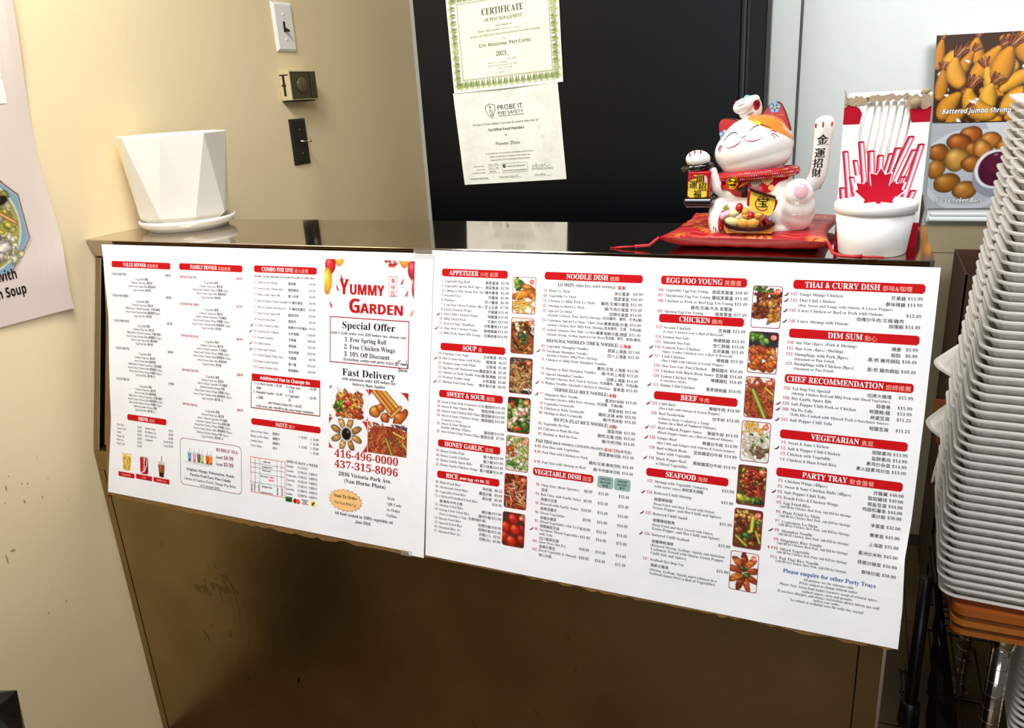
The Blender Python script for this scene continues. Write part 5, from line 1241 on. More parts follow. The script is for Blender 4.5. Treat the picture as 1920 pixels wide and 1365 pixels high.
# dark jar partly hidden behind the box
o = MB().lathe([(.020, 0), (.024, .006), (.026, .03), (.022, .05), (.014, .056), (.014, .062), (0, .062)], mat('dark_brown_glass', '#2c2014', .2), 32).build('jar', None, (1.4705, .232, 1.15)); tag(o, 'dark brown jar mostly hidden behind the straw box', 'jar')

# ------------------------------------------------------------------ red cushion
CC = (1.2655, .137, 1.1505); silk = mat('red_satin', '#b0161f', .38, spec=.5)
t = thing('cushion', 'square red brocade cushion with tassels under the lucky cat', 'cushion', CC, (0, 0, -.05))
broc = mat('red_gold_brocade', '#a8101c', .45)
nt = broc.node_tree; pb = nt.nodes['Principled BSDF']; tcn = nt.nodes.new('ShaderNodeTexCoord'); vo = nt.nodes.new('ShaderNodeTexVoronoi'); vo.inputs['Scale'].default_value = 17; vo.inputs['Randomness'].default_value = .8
wv = nt.nodes.new('ShaderNodeTexWave'); wv.wave_type = 'RINGS'; wv.inputs['Scale'].default_value = 26; wv.inputs['Distortion'].default_value = 9; wv.inputs['Detail'].default_value = 2
no = nt.nodes.new('ShaderNodeTexNoise'); no.inputs['Scale'].default_value = 150
for q in (vo, wv, no): nt.links.new(tcn.outputs['Object'], q.inputs['Vector'])
r1 = nt.nodes.new('ShaderNodeValToRGB'); r1.color_ramp.elements[0].position = .36; r1.color_ramp.elements[0].color = (1, 1, 1, 1); r1.color_ramp.elements[1].position = .46; r1.color_ramp.elements[1].color = (0, 0, 0, 1)
mu = nt.nodes.new('ShaderNodeMath'); mu.operation = 'MULTIPLY'; r2 = nt.nodes.new('ShaderNodeValToRGB'); r2.color_ramp.elements[0].position = .40; r2.color_ramp.elements[1].position = .55
nt.links.new(vo.outputs['Distance'], r1.inputs[0]); nt.links.new(no.outputs['Fac'], r2.inputs[0]); nt.links.new(r1.outputs[0], mu.inputs[0]); nt.links.new(r2.outputs[0], mu.inputs[1])
mx = nt.nodes.new('ShaderNodeMix'); mx.data_type = 'RGBA'; mx.inputs[6].default_value = (*lin('#a50f1b'), 1); mx.inputs[7].default_value = (*lin('#d98a35'), 1); nt.links.new(mu.outputs[0], mx.inputs[0])
mx2 = nt.nodes.new('ShaderNodeMix'); mx2.data_type = 'RGBA'; mx2.inputs[7].default_value = (*lin('#cf4a40'), 1); rw = nt.nodes.new('ShaderNodeValToRGB'); rw.color_ramp.elements[0].position = .84; rw.color_ramp.elements[1].position = .92
nt.links.new(wv.outputs['Fac'], rw.inputs[0]); nt.links.new(rw.outputs[0], mx2.inputs[0]); nt.links.new(mx.outputs[2], mx2.inputs[6]); nt.links.new(mx2.outputs[2], pb.inputs['Base Color'])
def cush(zs, m, name):
    N = 40; v = []; f = []
    for j in range(N+1):
        for i in range(N+1):
            a, c = i/N*2-1, j/N*2-1; p_ = 2.6 if zs > 0 else 7; h = (max(0, 1-abs(a)**p_)*max(0, 1-abs(c)**p_))**.5
            pin = 1-.10*(1-abs(a)**2)*abs(c)**6; pin2 = 1-.10*(1-abs(c)**2)*abs(a)**6
            crease = .0012*math.sin(22*math.atan2(c, a))*max(abs(a), abs(c))**5*(1-max(abs(a), abs(c)))*6
            v.append((a*.116*pin2, c*.114*pin, .0175+(zs*h*(.0085 if zs > 0 else .0172))+crease*zs))
    for j in range(N):
        for i in range(N): q = j*(N+1)+i; f.append((q, q+1, q+N+2, q+N+1))
    b = MB(); b.add(v, f, m, True); b.build(name, t)
cush(1, broc, 'brocade_top'); cush(-1, silk, 'satin_underside')
cord = mat('red_silk_cord', '#b81420', .5)
def tassel(pts, n=7, L_=.03):
    b = MB(); P = [Vector(p) for p in pts]; b.tube(P, [.0022]*(len(P)-1)+[.003], cord, 8)
    d = (P[-1]-P[-2]).normalized()
    for k in range(n):
        q = Vector((random.uniform(-1, 1), random.uniform(-1, 1), random.uniform(-.2, .4)))*.0025
        b.tube([P[-1]+q*.4, P[-1]+d*L_*.5+q, P[-1]+d*L_*random.uniform(.85, 1.05)+q*1.4+Vector((0, 0, -.0008))], [.0009, .0009, .0006], cord, 5)
    b.build('tassel', t)
tassel([(-.114, -.112, .0175), (-.128, -.113, .006), (-.145, -.112, .004), (-.150, -.112, .0035)], L_=.035)
tassel([(.114, -.112, .0175), (.122, -.122, .005), (.132, -.131, .0035), (.146, -.134, .0035), (.158, -.1325, .0035)], L_=.028)
tassel([(-.114, .112, .0175), (-.122, .108, .006), (-.126, .100, .004)], 4, .012); tassel([(.114, .112, .0175), (.122, .114, .005), (.13, .114, .004)], 4, .012)

# ------------------------------------------------------------------ lucky cat figurine
KU = .00073
def C(px, py): return ((px-1420-.059*(437-py))*KU, (437-py)*KU-.007)
OC = (1.2738, .105, 1.170)
cat = thing('lucky_cat', 'white beckoning lucky cat figurine with a raised left arm on the red cushion', 'figurine', OC)
cer = mat('white_porcelain', '#f5efe9', .14, coat=.5); red_g = mat('red_glaze', '#b5121c', .15, coat=.4); blk_g = mat('black_glaze', '#0b0808', .1, coat=.5); org_g = mat('orange_glaze', '#e08a33', .2, coat=.3); yel_g = mat('yellow_glaze', '#f0d245', .2, coat=.3)
gold = mat('shiny_gold', '#d9a414', .15, 1.0); pink_g = mat('pink_glaze', '#ecb4bf', .25); brn_g = mat('dark_brown_glaze', '#3a0f0c', .15, coat=.4); blu_g = mat('light_blue_glaze', '#7db4dc', .2); grn_g = mat('olive_glaze', '#8a9a3c', .2); red_l = mat('red_line', '#a81c2c', .3); blk_l = mat('black_line', '#1c1512', .3); pch_g = mat('peach_glaze', '#e9b06a', .2)
EYE = Vector((.1406, -1.1987, .208))                # where the drawing of the figurine was taken from, figurine coordinates
def dep(x, z, y): k = 1+y/1.1987; return (EYE.x+(x-EYE.x)*k, EYE.z+(z-EYE.z)*k)
def at(px, py, y): x, z = dep(*C(px, py), y); return (x, y, z)
def ZD(y): return lambda zx, zy: dep(*Z7(zx, zy), y)
b = MB(); hr = Euler((0, -.20, 0)).to_matrix()
b.ell(at(1416, 272, -.004), (.0545, .047, .037), cer, rot=hr, nu=40, nv=24); b.ell(at(1418, 253, .0), (.0455, .040, .0315), cer, rot=hr, nu=40, nv=24); b.ell(at(1420, 290, -.006), (.050, .042, .026), cer, rot=hr)
b.ell(at(1428, 396, 0), (.069, .055, .036), cer, nu=40, nv=24); b.ell(at(1418, 350, 0), (.054, .046, .042), cer, nu=40, nv=24); b.ell(at(1425, 418, 0), (.071, .056, .018), cer)
b.ell(at(1494, 392, -.022), (.026, .034, .030), cer); b.ell(at(1498, 358, -.05), (.0195, .016, .0195), cer); b.ell(at(1497, 368, -.04), (.021, .022, .020), cer); b.ell(at(1496, 380, -.040), (.0235, .0205, .025), cer)
b.ell(at(1342, 428, -.050), (.011, .012, .010), cer); b.ell(at(1349, 405, -.02), (.018, .03, .03), cer)
b.tube([at(1362, 352, -.02), at(1344, 345, -.028), at(1337, 325, -.03), at(1334, 308, -.028)], [.014, .0105, .008, .007], cer, 14); b.ell(at(1308, 290, -.030), (.0178, .017, .0128), cer, rot=Euler((0, .05, 0)).to_matrix())
raw = b.build('raw')
md = raw.modifiers.new('rm', 'REMESH'); md.mode = 'VOXEL'; md.voxel_size = .0014
md = raw.modifiers.new('sm', 'SMOOTH'); md.factor = .5; md.iterations = 22
dg = bpy.context.evaluated_depsgraph_get(); me = bpy.data.meshes.new_from_object(raw.evaluated_get(dg)); bpy.data.objects.remove(raw)
me.materials.clear(); me.materials.append(cer); me.polygons.foreach_set('use_smooth', [True]*len(me.polygons))
body = bpy.data.objects.new('body', me); COL.objects.link(body); body.parent = cat
def bvh(me): return BVHTree.FromPolygons([v.co[:] for v in me.vertices], [p.vertices[:] for p in me.polygons])
BV = bvh(me)
def drop(x, z, off, bv): 
    d = (Vector((x, 0, z))-EYE).normalized(); h = bv.ray_cast(EYE, d)
    return tuple(h[0]-d*off) if h[0] is not None else None
def smoothp(P, n=6):
    P = [Vector(p) for p in P]; Q = []
    for i in range(len(P)-1):
        p0, p1, p2, p3 = P[max(i-1, 0)], P[i], P[i+1], P[min(i+2, len(P)-1)]
        for k in range(n):
            s = k/n; Q.append(.5*((2*p1)+(p2-p0)*s+(2*p0-5*p1+4*p2-p3)*s*s+(3*p1-p0-3*p2+p3)*s**3))
    return Q+[P[-1]]
def Z5(zx, zy): return C(1330+zx/8.03, 170+zy/8.03)
def Z7(zx, zy): return C(1320+zx/9.75, 310+zy/9.75)
def ribbon(b, pts, w, m, bv=None, off=.0006, taper=True):
    Q = smoothp([(p[0], p[1]) for p in pts]) if len(pts) > 2 else [Vector(pts[0]).lerp(Vector(pts[1]), k/8) for k in range(9)]
    Q = [Vector((q[0], q[1])) for q in Q]; v = []; ok = []
    for i, q in enumerate(Q):
        d = (Q[min(i+1, len(Q)-1)]-Q[max(i-1, 0)]); d.normalize() if d.length else None; nn = Vector((-d.y, d.x)); s = w*(.35+.65*math.sin(math.pi*(i+.5)/len(Q))) if taper else w
        a = drop(q.x+nn.x*s/2, q.y+nn.y*s/2, off, bv or BV); c = drop(q.x-nn.x*s/2, q.y-nn.y*s/2, off, bv or BV)
        if a and c: v += [a, c]; ok.append(True)
    n = len(v)//2
    if n > 1: b.add(v, [(2*i, 2*i+1, 2*i+3, 2*i+2) for i in range(n-1)], m)
def inside(P, x, y):
    c = False; n = len(P)
    for i in range(n):
        (x0, y0), (x1, y1) = P[i], P[(i+1) % n]
        if (y0 > y) != (y1 > y) and x < (x1-x0)*(y-y0)/(y1-y0)+x0: c = not c
    return c
def patch(b, P, m, off=.0005, st=.00042, bv=None, thick=False):
    xs = [p[0] for p in P]; zs = [p[1] for p in P]; idx = {}; v = []; f = []
    nx, nz = int((max(xs)-min(xs))/st)+2, int((max(zs)-min(zs))/st)+2
    def vid(i, j):
        if (i, j) not in idx:
            q = drop(min(xs)+i*st, min(zs)+j*st, off, bv or BV); idx[(i, j)] = -1 if q is None else len(v)
            if q is not None: v.append(q)
        return idx[(i, j)]
    for i in range(nx):
        for j in range(nz):
            if inside(P, min(xs)+(i+.5)*st, min(zs)+(j+.5)*st):
                q = [vid(i, j), vid(i+1, j), vid(i+1, j+1), vid(i, j+1)]
                if min(q) >= 0:
                    y = [v[k][1] for k in q]
                    if max(y)-min(y) < .012: f.append(tuple(q))
    if f: b.add(v, f, m, True)
def circ(c, r, n=24, rz=None): return [(c[0]+r*math.cos(6.2832*k/n), c[1]+(rz or r)*math.sin(6.2832*k/n)) for k in range(n)]
def wraptext(b, s, c, size, m, bv, off=.0008, style='s', align='c', slant_=0.0, bold=0):
    g, f, w = text_geo(s, style)
    for dx in ((0,) if not bold else (0, bold, -bold)):
        vs = []; 
        for x, y in g:
            q = drop(c[0]+(x-w/2)*size+dx, c[1]+y*size, off+abs(dx)*.02, bv); vs.append(q or (c[0]+(x-w/2)*size, 0, c[1]+y*size))
        b.add(vs, f, m)
# face
b = MB(); patch(b, smoothp_list := [tuple(Z5(*p)) for p in [(605, 372), (700, 322), (800, 300), (950, 325), (1100, 385), (1200, 475), (1255, 590), (1290, 725), (1240, 690), (1180, 650), (1060, 592), (960, 552), (850, 502), (760, 462), (700, 432), (640, 402)]], org_g); patch(b, [Z5(*p) for p in [(640, 400), (700, 412), (770, 410), (800, 440), (790, 470), (850, 500), (760, 468), (700, 440)]], yel_g, .0008); b.build('orange_patch', cat)
b = MB()
for e in ([(630, 565), (700, 500), (790, 470), (880, 490), (960, 525)], [(225, 705), (280, 640), (350, 585), (400, 572), (440, 585), (468, 607)]): ribbon(b, [Z5(*p) for p in e], .0013, blk_l)
b.build('eyes', cat)
b = MB(); ribbon(b, [Z5(*p) for p in [(488, 642), (530, 648), (580, 621)]], .0011, blk_l); b.build('nose', cat)
b = MB(); ribbon(b, [Z5(*p) for p in [(262, 798), (340, 800), (430, 760), (490, 710), (525, 668)]], .0015, red_l); ribbon(b, [Z5(*p) for p in [(538, 672), (600, 705), (660, 712), (740, 695), (840, 658)]], .0015, red_l); b.build('mouth', cat)
for ws in ([[(945, 570), (990, 566), (1035, 590)], [(955, 600), (1010, 612), (1062, 660)], [(945, 612), (990, 640), (1018, 682)]], [[(150, 860), (172, 800), (215, 748)], [(160, 880), (185, 820), (205, 770)], [(142, 840), (165, 790), (190, 752)]]):
    b = MB()
    for w_ in ws: ribbon(b, [Z5(*p) for p in w_], .0010, red_l)
    b.build('whiskers', cat)
# ears
def ear(outer, inner, y, fl):
    b = MB(); bm = bmesh.new(); P = [C(1330+a/8.03, 170+c/8.03) for a, c in outer]
    vs = [bm.verts.new((x, y, z)) for x, z in P]; fc = bm.faces.new(vs); r = bmesh.ops.extrude_face_region(bm, geom=[fc]); bmesh.ops.translate(bm, vec=(0, .013, 0), verts=[q for q in r['geom'] if isinstance(q, bmesh.types.BMVert)])
    bmesh.ops.bevel(bm, geom=bm.edges[:], offset=.0022, segments=3, affect='EDGES', profile=.5); b.bm(bm, mat('brown_gold_glaze', '#5a2f12', .2, coat=.3)); o = b.build('ear', cat)
    b = MB(); Q = [C(1330+a/8.03, 170+c/8.03) for a, c in inner]; b.prism(Q, y-.0012, y+.001, red_g)
    for c_ in fl:
        cx, cz = C(1330+c_[0]/8.03, 170+c_[1]/8.03)
        for k in range(5): b.add([(cx+.0042*math.cos(k*1.2566+.3)+.0032*math.cos(a*.628), y-.0016, cz+.0042*math.sin(k*1.2566+.3)+.0032*math.sin(a*.628)) for a in range(10)], [tuple(range(10))], blu_g)
        b.add([(cx+.0018*math.cos(a*.628), y-.0020, cz+.0018*math.sin(a*.628)) for a in range(10)], [tuple(range(10))], gold)
    for c_, r_ in (((fl[0][0]+70, fl[0][1]+160), .005), ((fl[0][0]-60, fl[0][1]+130), .0035)):
        cx, cz = C(1330+c_[0]/8.03, 170+c_[1]/8.03)
        if inside(Q, cx, cz): b.tube([(cx+r_*math.cos(a*.6), y-.0013, cz+r_*math.sin(a*.6)) for a in range(8)], .0003, gold, 5)
    o2 = b.build('inner_ear', o)
ear([(760, 330), (900, 205), (980, 152), (1050, 136), (1105, 160), (1170, 290), (1250, 560), (1200, 620), (900, 480)], [(830, 320), (920, 215), (1010, 160), (1060, 155), (1100, 185), (1155, 300), (1225, 540), (1180, 600), (900, 460)], .004, [(1010, 225)])
ear([(165, 750), (146, 560), (148, 440), (170, 390), (215, 360), (300, 358), (440, 385), (420, 560), (250, 720)], [(178, 740), (158, 560), (160, 445), (180, 400), (218, 374), (300, 374), (420, 398), (400, 540), (250, 700)], .010, [(235, 610)])
# bib, collar, bell
b = MB(); bib = [Z7(*p) for p in [(300, 320), (320, 230), (450, 190), (800, 120), (1200, 60), (1580, 60), (1580, 150), (1540, 215), (1460, 240), (1390, 262), (1345, 300), (1300, 360), (1240, 440), (1190, 462), (1000, 500), (860, 545), (760, 552), (680, 548), (580, 530), (510, 480), (470, 435), (420, 415), (340, 408), (310, 375)]]
patch(b, bib, red_g, .0012); o = b.build('bib', cat)
b = MB()
for k in range(5):
    a = k*1.2566+.2; c_ = Z7(1175+62*math.cos(a), 205+58*math.sin(a)); patch(b, circ(c_, .0042, 14), pch_g, .0017, .0006)
patch(b, circ(Z7(1175, 205), .0014, 10), red_g, .0021, .0005); patch(b, circ(Z7(1245, 365), .0042, 12), pch_g, .0017, .0006)
patch(b, [Z7(*p) for p in [(700, 360), (800, 310), (830, 330), (790, 540), (690, 545)]], blk_g, .0017); patch(b, [Z7(*p) for p in [(620, 380), (700, 340), (730, 380), (660, 440), (620, 420)]], blk_g, .0018); patch(b, [Z7(*p) for p in [(880, 190), (1010, 155), (1030, 175), (900, 210)]], blk_g, .0018)
patch(b, [Z7(*p) for p in [(855, 265), (910, 225), (1040, 225), (1075, 260), (1000, 350), (900, 360)]], mat('grey_glaze', '#8d8672', .25), .0019); ribbon(b, [Z7(*p) for p in [(650, 360), (720, 300), (800, 265), (850, 250)]], .003, org_g, off=.002); b.build('bib_pattern', o)
b = MB(); N = 64; pts = []; tilt = .085
def neck(a, r=1.0):
    x = .0520*math.cos(a)*r; y = .041*math.sin(a)*r-.004; cx, cz = C(1420.5, 320); return (cx+x, y, cz+x*tilt-.05*(y+.006))
b.tube([neck(6.2832*k/N) for k in range(N)], .0068, mat('red_braid', '#ad1420', .4), 12, closed=True); o = b.build('collar', cat)
b = MB(); bead = [gold, mat('silver_bead', '#e0e2e6', .2, .8), mat('red_bead', '#d03038', .3)]
for k in range(120):
    a = 6.2832*k/120; 
    for j in range(3):
        th = math.radians(-150+40*j+(k % 2)*16); c_ = Vector(neck(a, 1+.105*math.cos(th)*-1 if False else 1.0)); out = Vector((math.cos(a), math.sin(a)*.8, 0)).normalized()
        p = c_+out*(.0067*math.cos(math.radians(-35+38*j)))+Vector((0, 0, .0067*math.sin(math.radians(-35+38*j))))
        q = 2 if (math.sin(a) > -.2 or a < 4.25) else (k//3+j) % 3
        b.ell(p, (.0009, .0009, .0009), bead[q], nu=6, nv=4)
b.build('collar_beads', o)
b = MB(); bc = at(1374.5, 337.5, -.053); b.ell(bc, (.0086, .0086, .0090), gold, nu=28, nv=20); b.tube([(bc[0]+.0088*math.cos(a*.2618), bc[1]+.0088*math.sin(a*.2618), bc[2]) for a in range(24)], .0006, gold, 6, closed=True); b.ell((bc[0]-.003, bc[1]-.0066, bc[2]+.004), (.0022, .0018, .0022), blk_g, nu=12, nv=8); b.build('bell', o)
# waving arm
wa = MB(); wa.tube([at(1499, 346, .018), at(1510, 346, .013), at(1525, 340, .008), at(1533, 322, .007), at(1537, 300, .006), at(1540, 270, .005), at(1543, 246, .004), at(1544.5, 232, .004), at(1545, 222, .004), at(1545, 216.5, .004)], [.0115, .0145, .0165, .0160, .0150, .0150, .0165, .0172, .0145, .007], cer, 24, flat=.72)
arm = wa.build('waving_arm', cat); BA = bvh(arm.data)
b = MB()
for i, c_ in enumerate('金運招財'):
    x, z = [C(1541, 268), C(1536, 291), C(1533, 309.5), C(1530.5, 327)][i]; wraptext(b, c_, (x, z), .0150-.0006*i, blk_g, BA, .0007, bold=.00035)
b.build('gold_luck_lettering', arm)
b = MB()
for px, py in ((1529, 234), (1541.5, 232), (1557.5, 232)): patch(b, circ(C(px, py), .0012, 12, .0042 if px == 1541.5 else .0034), red_l, .0006, .0005, BA)
b.build('claw_marks', arm)
b = MB()
for px, py in ((1292, 281), (1302, 276.5), (1314, 276)): patch(b, circ(C(px, py), .0011, 12, .0036), red_l, .0006, .0005)
for px, py in ((1334, 427), (1338, 430)): patch(b, circ(C(px, py), .0008, 12, .0035), red_l, .0006, .0005)
b.build('claw_marks', cat)
b = MB(); patch(b, circ(C(1503, 354), .0100, 28, .0105), pink_g, .0007); b.build('paw_pad', cat)
# lantern in the right paw
ln = MB(); ln.ell(at(1306, 306, -.030), (.0235, .017, .0085), blk_g, rot=Euler((0, -.12, 0)).to_matrix()); o = ln.build('lantern', cat)
x0, z0 = dep(*C(1280.5, 367), -.044); x1, z1 = dep(*C(1333, 314), -.045)
b = MB(); b.add([(x0+.001, -.044, z0), (x1-.002, -.044, z0), (x1, -.046, z1), (x0+.0025, -.046, z1), (x0+.001, -.016, z0), (x1-.002, -.016, z0), (x1, -.014, z1), (x0+.0025, -.014, z1)], [(0, 1, 2, 3), (4, 5, 6, 7), (0, 1, 5, 4), (1, 2, 6, 5), (2, 3, 7, 6), (3, 0, 4, 7)], red_g); md = b.build('lantern_box', o)
m2 = md.modifiers.new('bevel', 'BEVEL'); m2.width = .0025; m2.segments = 3
BLn = BVHTree.FromPolygons([(x0-.01, -.0445, z0-.01), (x1+.01, -.0445, z0-.01), (x1+.01, -.0465, z1+.01), (x0-.01, -.0465, z1+.01)], [(0, 1, 2, 3)])
b = MB(); pn = [C(1260+a/9.75, 260+c/9.75) for a, c in [(235, 1000), (268, 720), (280, 640), (330, 605), (420, 598), (560, 600), (620, 620), (640, 680), (628, 800), (610, 1020), (560, 1030), (270, 1035)]]
patch(b, pn, yel_g, .0004, .0008, BLn); patch(b, [C(1260+a/9.75, 260+c/9.75) for a, c in [(275, 640), (340, 605), (420, 620), (420, 660), (320, 680), (270, 720)]], red_l, .0008, .0007, BLn); patch(b, [C(1260+a/9.75, 260+c/9.75) for a, c in [(545, 600), (620, 620), (630, 760), (570, 740)]], pink_g, .0008, .0007, BLn)
b.build('lantern_panel', o)
b = MB()
for c_, a, e, s in [('開', 495, 735, .0125), ('運', 350, 840, .0125), ('招', 530, 890, .0125), ('福', 425, 1020, .0120)]:
    x, z = C(1260+a/9.75, 260+e/9.75); wraptext(b, c_, (x, z), s, blk_g, BLn, .0012, bold=.0002)
b.build('lantern_lettering', o)
b = MB(); bx0, bz0 = dep(*C(1274.5, 384), -.046); bx1, bz1 = dep(*C(1334, 367.5), -.046); b.bbox(bx0, bx1, -.049, -.012, bz0+.001, bz1, blk_g, .0045, 4); b.build('lantern_base', o)
b = MB(); b.bbox(bx0+.003, bx1-.003, -.046, -.014, bz0-.0015, bz0+.0025, brn_g, .001); b.build('lantern_foot', o)
# treasure boat in front of the belly
tb = MB(); hull = [ZD(-.068)(*p) for p in [(330, 970), (400, 1045), (560, 1105), (800, 1128), (1000, 1110), (1150, 1070), (1305, 1012), (1312, 1050), (1210, 1140), (1010, 1198), (800, 1216), (600, 1206), (450, 1165), (360, 1085)]]
tb.prism(hull, -.074, -.056, brn_g); o = tb.build('treasure_boat', cat); m2 = o.modifiers.new('bevel', 'BEVEL'); m2.width = .0012; m2.segments = 2
b = MB(); hl = [ZD(-.068)(*p) for p in [(345, 1075), (450, 1165), (600, 1208), (800, 1218), (1010, 1200), (1210, 1145), (1320, 1060), (1290, 1160), (1240, 1235), (400, 1240), (350, 1170)]]; b.prism(hl, -.071, -.050, org_g); b.build('hull', o)
b = MB(); b.ell(at(1320+300/9.75, 310+1010/9.75, -.058), (.0052, .008, .0155), red_g, rot=Euler((0, .12, 0)).to_matrix()); b.build('stern', o)
sa = MB(); sail = [ZD(-.068)(*p) for p in [(868, 432), (1100, 490), (1320, 575), (1300, 730), (1250, 870), (1180, 900), (1000, 830), (832, 775), (840, 620)]]
sa.prism(sail, -.068, -.064, yel_g); so = sa.build('sail', o); BS = BVHTree.FromPolygons([(-.1, -.068, -.1), (.1, -.068, -.1), (.1, -.068, .1), (-.1, -.068, .1)], [(0, 1, 2, 3)])
b = MB(); b.prism([ZD(-.068)(*p) for p in [(868, 425), (830, 440), (795, 560), (785, 690), (810, 740), (835, 700)]], -.067, -.063, red_g); b.build('sail_edge', so); b = MB(); b.prism([ZD(-.068)(*p) for p in [(1320, 570), (1345, 600), (1362, 640), (1335, 720), (1300, 800), (1230, 865), (1270, 780)]], -.067, -.063, red_g); b.build('sail_edge', so)
b = MB(); b.prism([ZD(-.068)(*p) for p in [(835, 365), (960, 405), (1150, 470), (1330, 530), (1332, 572), (1150, 520), (960, 460), (870, 425)]], -.071, -.062, brn_g); b.build('sail_beam', so)
b = MB()
rr_ = circ(ZD(-.068)(1085, 665), .0102, 30); ri = circ(ZD(-.068)(1085, 665), .0088, 30); b.add([(x, -.0684, z) for x, z in rr_]+[(x, -.0684, z) for x, z in ri], [(i, (i+1) % 30, 30+(i+1) % 30, 30+i) for i in range(2, 26)], red_l); x, z = Z7(1085, 725); wraptext(b, '宝', (x, z), .0155, blk_g, BS, .0006, bold=.0003); b.build('sail_lettering', so)
tr = [((550, 850), .0085, .0052, 'y', .3), ((645, 760), .0058, .0075, 'r', 0), ((760, 830), .0058, .0066, 'o', 0), ((760, 900), .0052, .005, 'o', 0), ((860, 900), .0055, .0056, 'r', 0), ((1010, 890), .0062, .0048, 'o', .2), ((720, 1040), .0090, .0075, 'o', 0), ((890, 1040), .0095, .0078, 'o', 0), ((490, 1010), .0105, .0074, 'y', -.25), ((420, 870), .0062, .0050, 'p', .6), ((330, 910), .0045, .0058, 'p', 0), ((1225, 970), .0028, .0040, 's', .3)]
cm = dict(y=mat('pale_yellow_glaze', '#ece29a', .2, coat=.3), r=red_g, o=mat('gold_orange_glaze', '#e2a13c', .2, coat=.3), p=pink_g, s=mat('slate_glaze', '#7a86a0', .2))
for (q, rx, rz, k, a) in tr:
    x, z = ZD(-.064)(*q); b = MB(); b.ell((x, -.064, z), (rx, .006, rz), cm[k], nu=20, nv=14, rot=Euler((0, -a, 0)).to_matrix()); b.build('treasure', o)
b = MB(); b.prism([ZD(-.068)(*p) for p in [(1025, 1010), (1140, 905), (1215, 1040), (1080, 1110)]], -.073, -.060, red_g); b.prism([ZD(-.068)(*p) for p in [(1070, 1000), (1120, 955), (1165, 1045), (1110, 1085)]], -.0738, -.072, blk_g); b.build('treasure', o)
b = MB(); b.prism([ZD(-.068)(*p) for p in [(300, 770), (390, 685), (460, 790), (380, 830)]], -.064, -.060, pch_g); b.prism([ZD(-.068)(*p) for p in [(325, 770), (385, 715), (435, 780), (370, 805)]], -.0648, -.0635, grn_g); b.build('fan', o)
# little white cat riding on the head
mc = MB(); mc.ell(at(1404, 201, -.004), (.0118, .012, .0135), cer, rot=Euler((0, -.3, 0)).to_matrix()); mc.ell(at(1399, 192.5, -.010), (.0150, .012, .0105), cer, rot=Euler((0, -.35, 0)).to_matrix()); mc.ell(at(1417, 196, -.004), (.0118, .010, .0165), cer, rot=Euler((0, -.25, 0)).to_matrix()); mc.ell(at(1420, 182, -.008), (.0068, .006, .0065), cer)
o = mc.build('small_cat', cat); BM_ = bvh(o.data)
b = MB(); patch(b, [(x*1, z) for x, z in circ(C(1423, 191.5), .0050, 20, .0068)], red_g, .0006, .0006, BM_); x, z = C(1423, 193.5); wraptext(b, '福', (x, z), .0062, blk_g, BM_, .0010); b.build('red_coin', o)
b = MB(); b.ell(at(1385, 188, -.006), (.0022, .002, .0042), red_g); b.ell(at(1406, 176.5, -.006), (.0042, .002, .0026), blu_g); b.build('small_ears', o)
b = MB(); ribbon(b, [C(1386, 189), C(1390, 186.5), C(1393, 187)], .0006, blk_l, BM_); ribbon(b, [C(1396, 183), C(1400, 180.5), C(1403, 181)], .0006, blk_l, BM_); ribbon(b, [C(1388, 193), C(1392, 191), C(1396, 190), C(1402, 186)], .0007, red_l, BM_); ribbon(b, [C(1405, 210.5), C(1412, 207.5), C(1418, 205.5)], .0011, red_l, BM_, .001); b.build('small_face', o)

# ------------------------------------------------------------------ foam clamshell stack, shelf and racks at the right
fw = mat('white_foam_tray', '#f1ece5', .55, bump=(300, .08)); fwl = fw
def half(hx, hy, ribs=34):
    def loop(ins, z, rib=0.0, n=26):
        P = []; x_, y_ = hx-ins, hy-ins; r = max(.030-ins, .012)
        per = []
        for cx, cy, a0 in ((x_-r, -(y_-r), -90), (x_-r, y_-r, 0), (-(x_-r), y_-r, 90), (-(x_-r), -(y_-r), 180)):
            for k in range(9): t_ = math.radians(a0+90*k/8); per.append((cx+r*math.cos(t_), cy+r*math.sin(t_), math.cos(t_), math.sin(t_)))
        # densify straight runs
        Q = []
        for i in range(len(per)):
            p, q = per[i], per[(i+1) % len(per)]; d = math.hypot(q[0]-p[0], q[1]-p[1]); m_ = 18 if d > .05 else 1
            for k in range(m_): s = k/m_; Q.append((p[0]+(q[0]-p[0])*s, p[1]+(q[1]-p[1])*s, p[2]+(q[2]-p[2])*s, p[3]+(q[3]-p[3])*s))
        for i, (a, c, nx, ny) in enumerate(Q):
            o_ = rib*(1 if i % 3 == 0 else -.4 if i % 3 == 1 else .2); P.append((a+nx*o_, c+ny*o_, z))
        return P
    Ls = [loop(.0080, -.0010), loop(.0008, -.0022), loop(.0, -.0018), loop(.0, .0012), loop(.0010, .0020), loop(.0055, .0022), loop(.0060, .0012), loop(.0088, .0012), loop(.0106, -.0005), loop(.0148, -.010, .0010), loop(.0265, -.030, .0010), loop(.031, -.0375)]
    out = [loop(.0080, -.0010), loop(.0126, -.010, .0010), loop(.0245, -.031, .0010), loop(.030, -.0395)]
    v = []; f = []
    for LL in (Ls, out):                # rim first, then the outer wall
        k0 = len(v); n = len(LL[0])
        for q in LL: v += q
        for j in range(len(LL)-1):
            for i in range(n): i2 = (i+1) % n; f.append((k0+j*n+i, k0+j*n+i2, k0+(j+1)*n+i2, k0+(j+1)*n+i))
        f.append(tuple(k0+(len(LL)-1)*n+i for i in range(n)))
    return v, f
HX, HY = .112, .0935
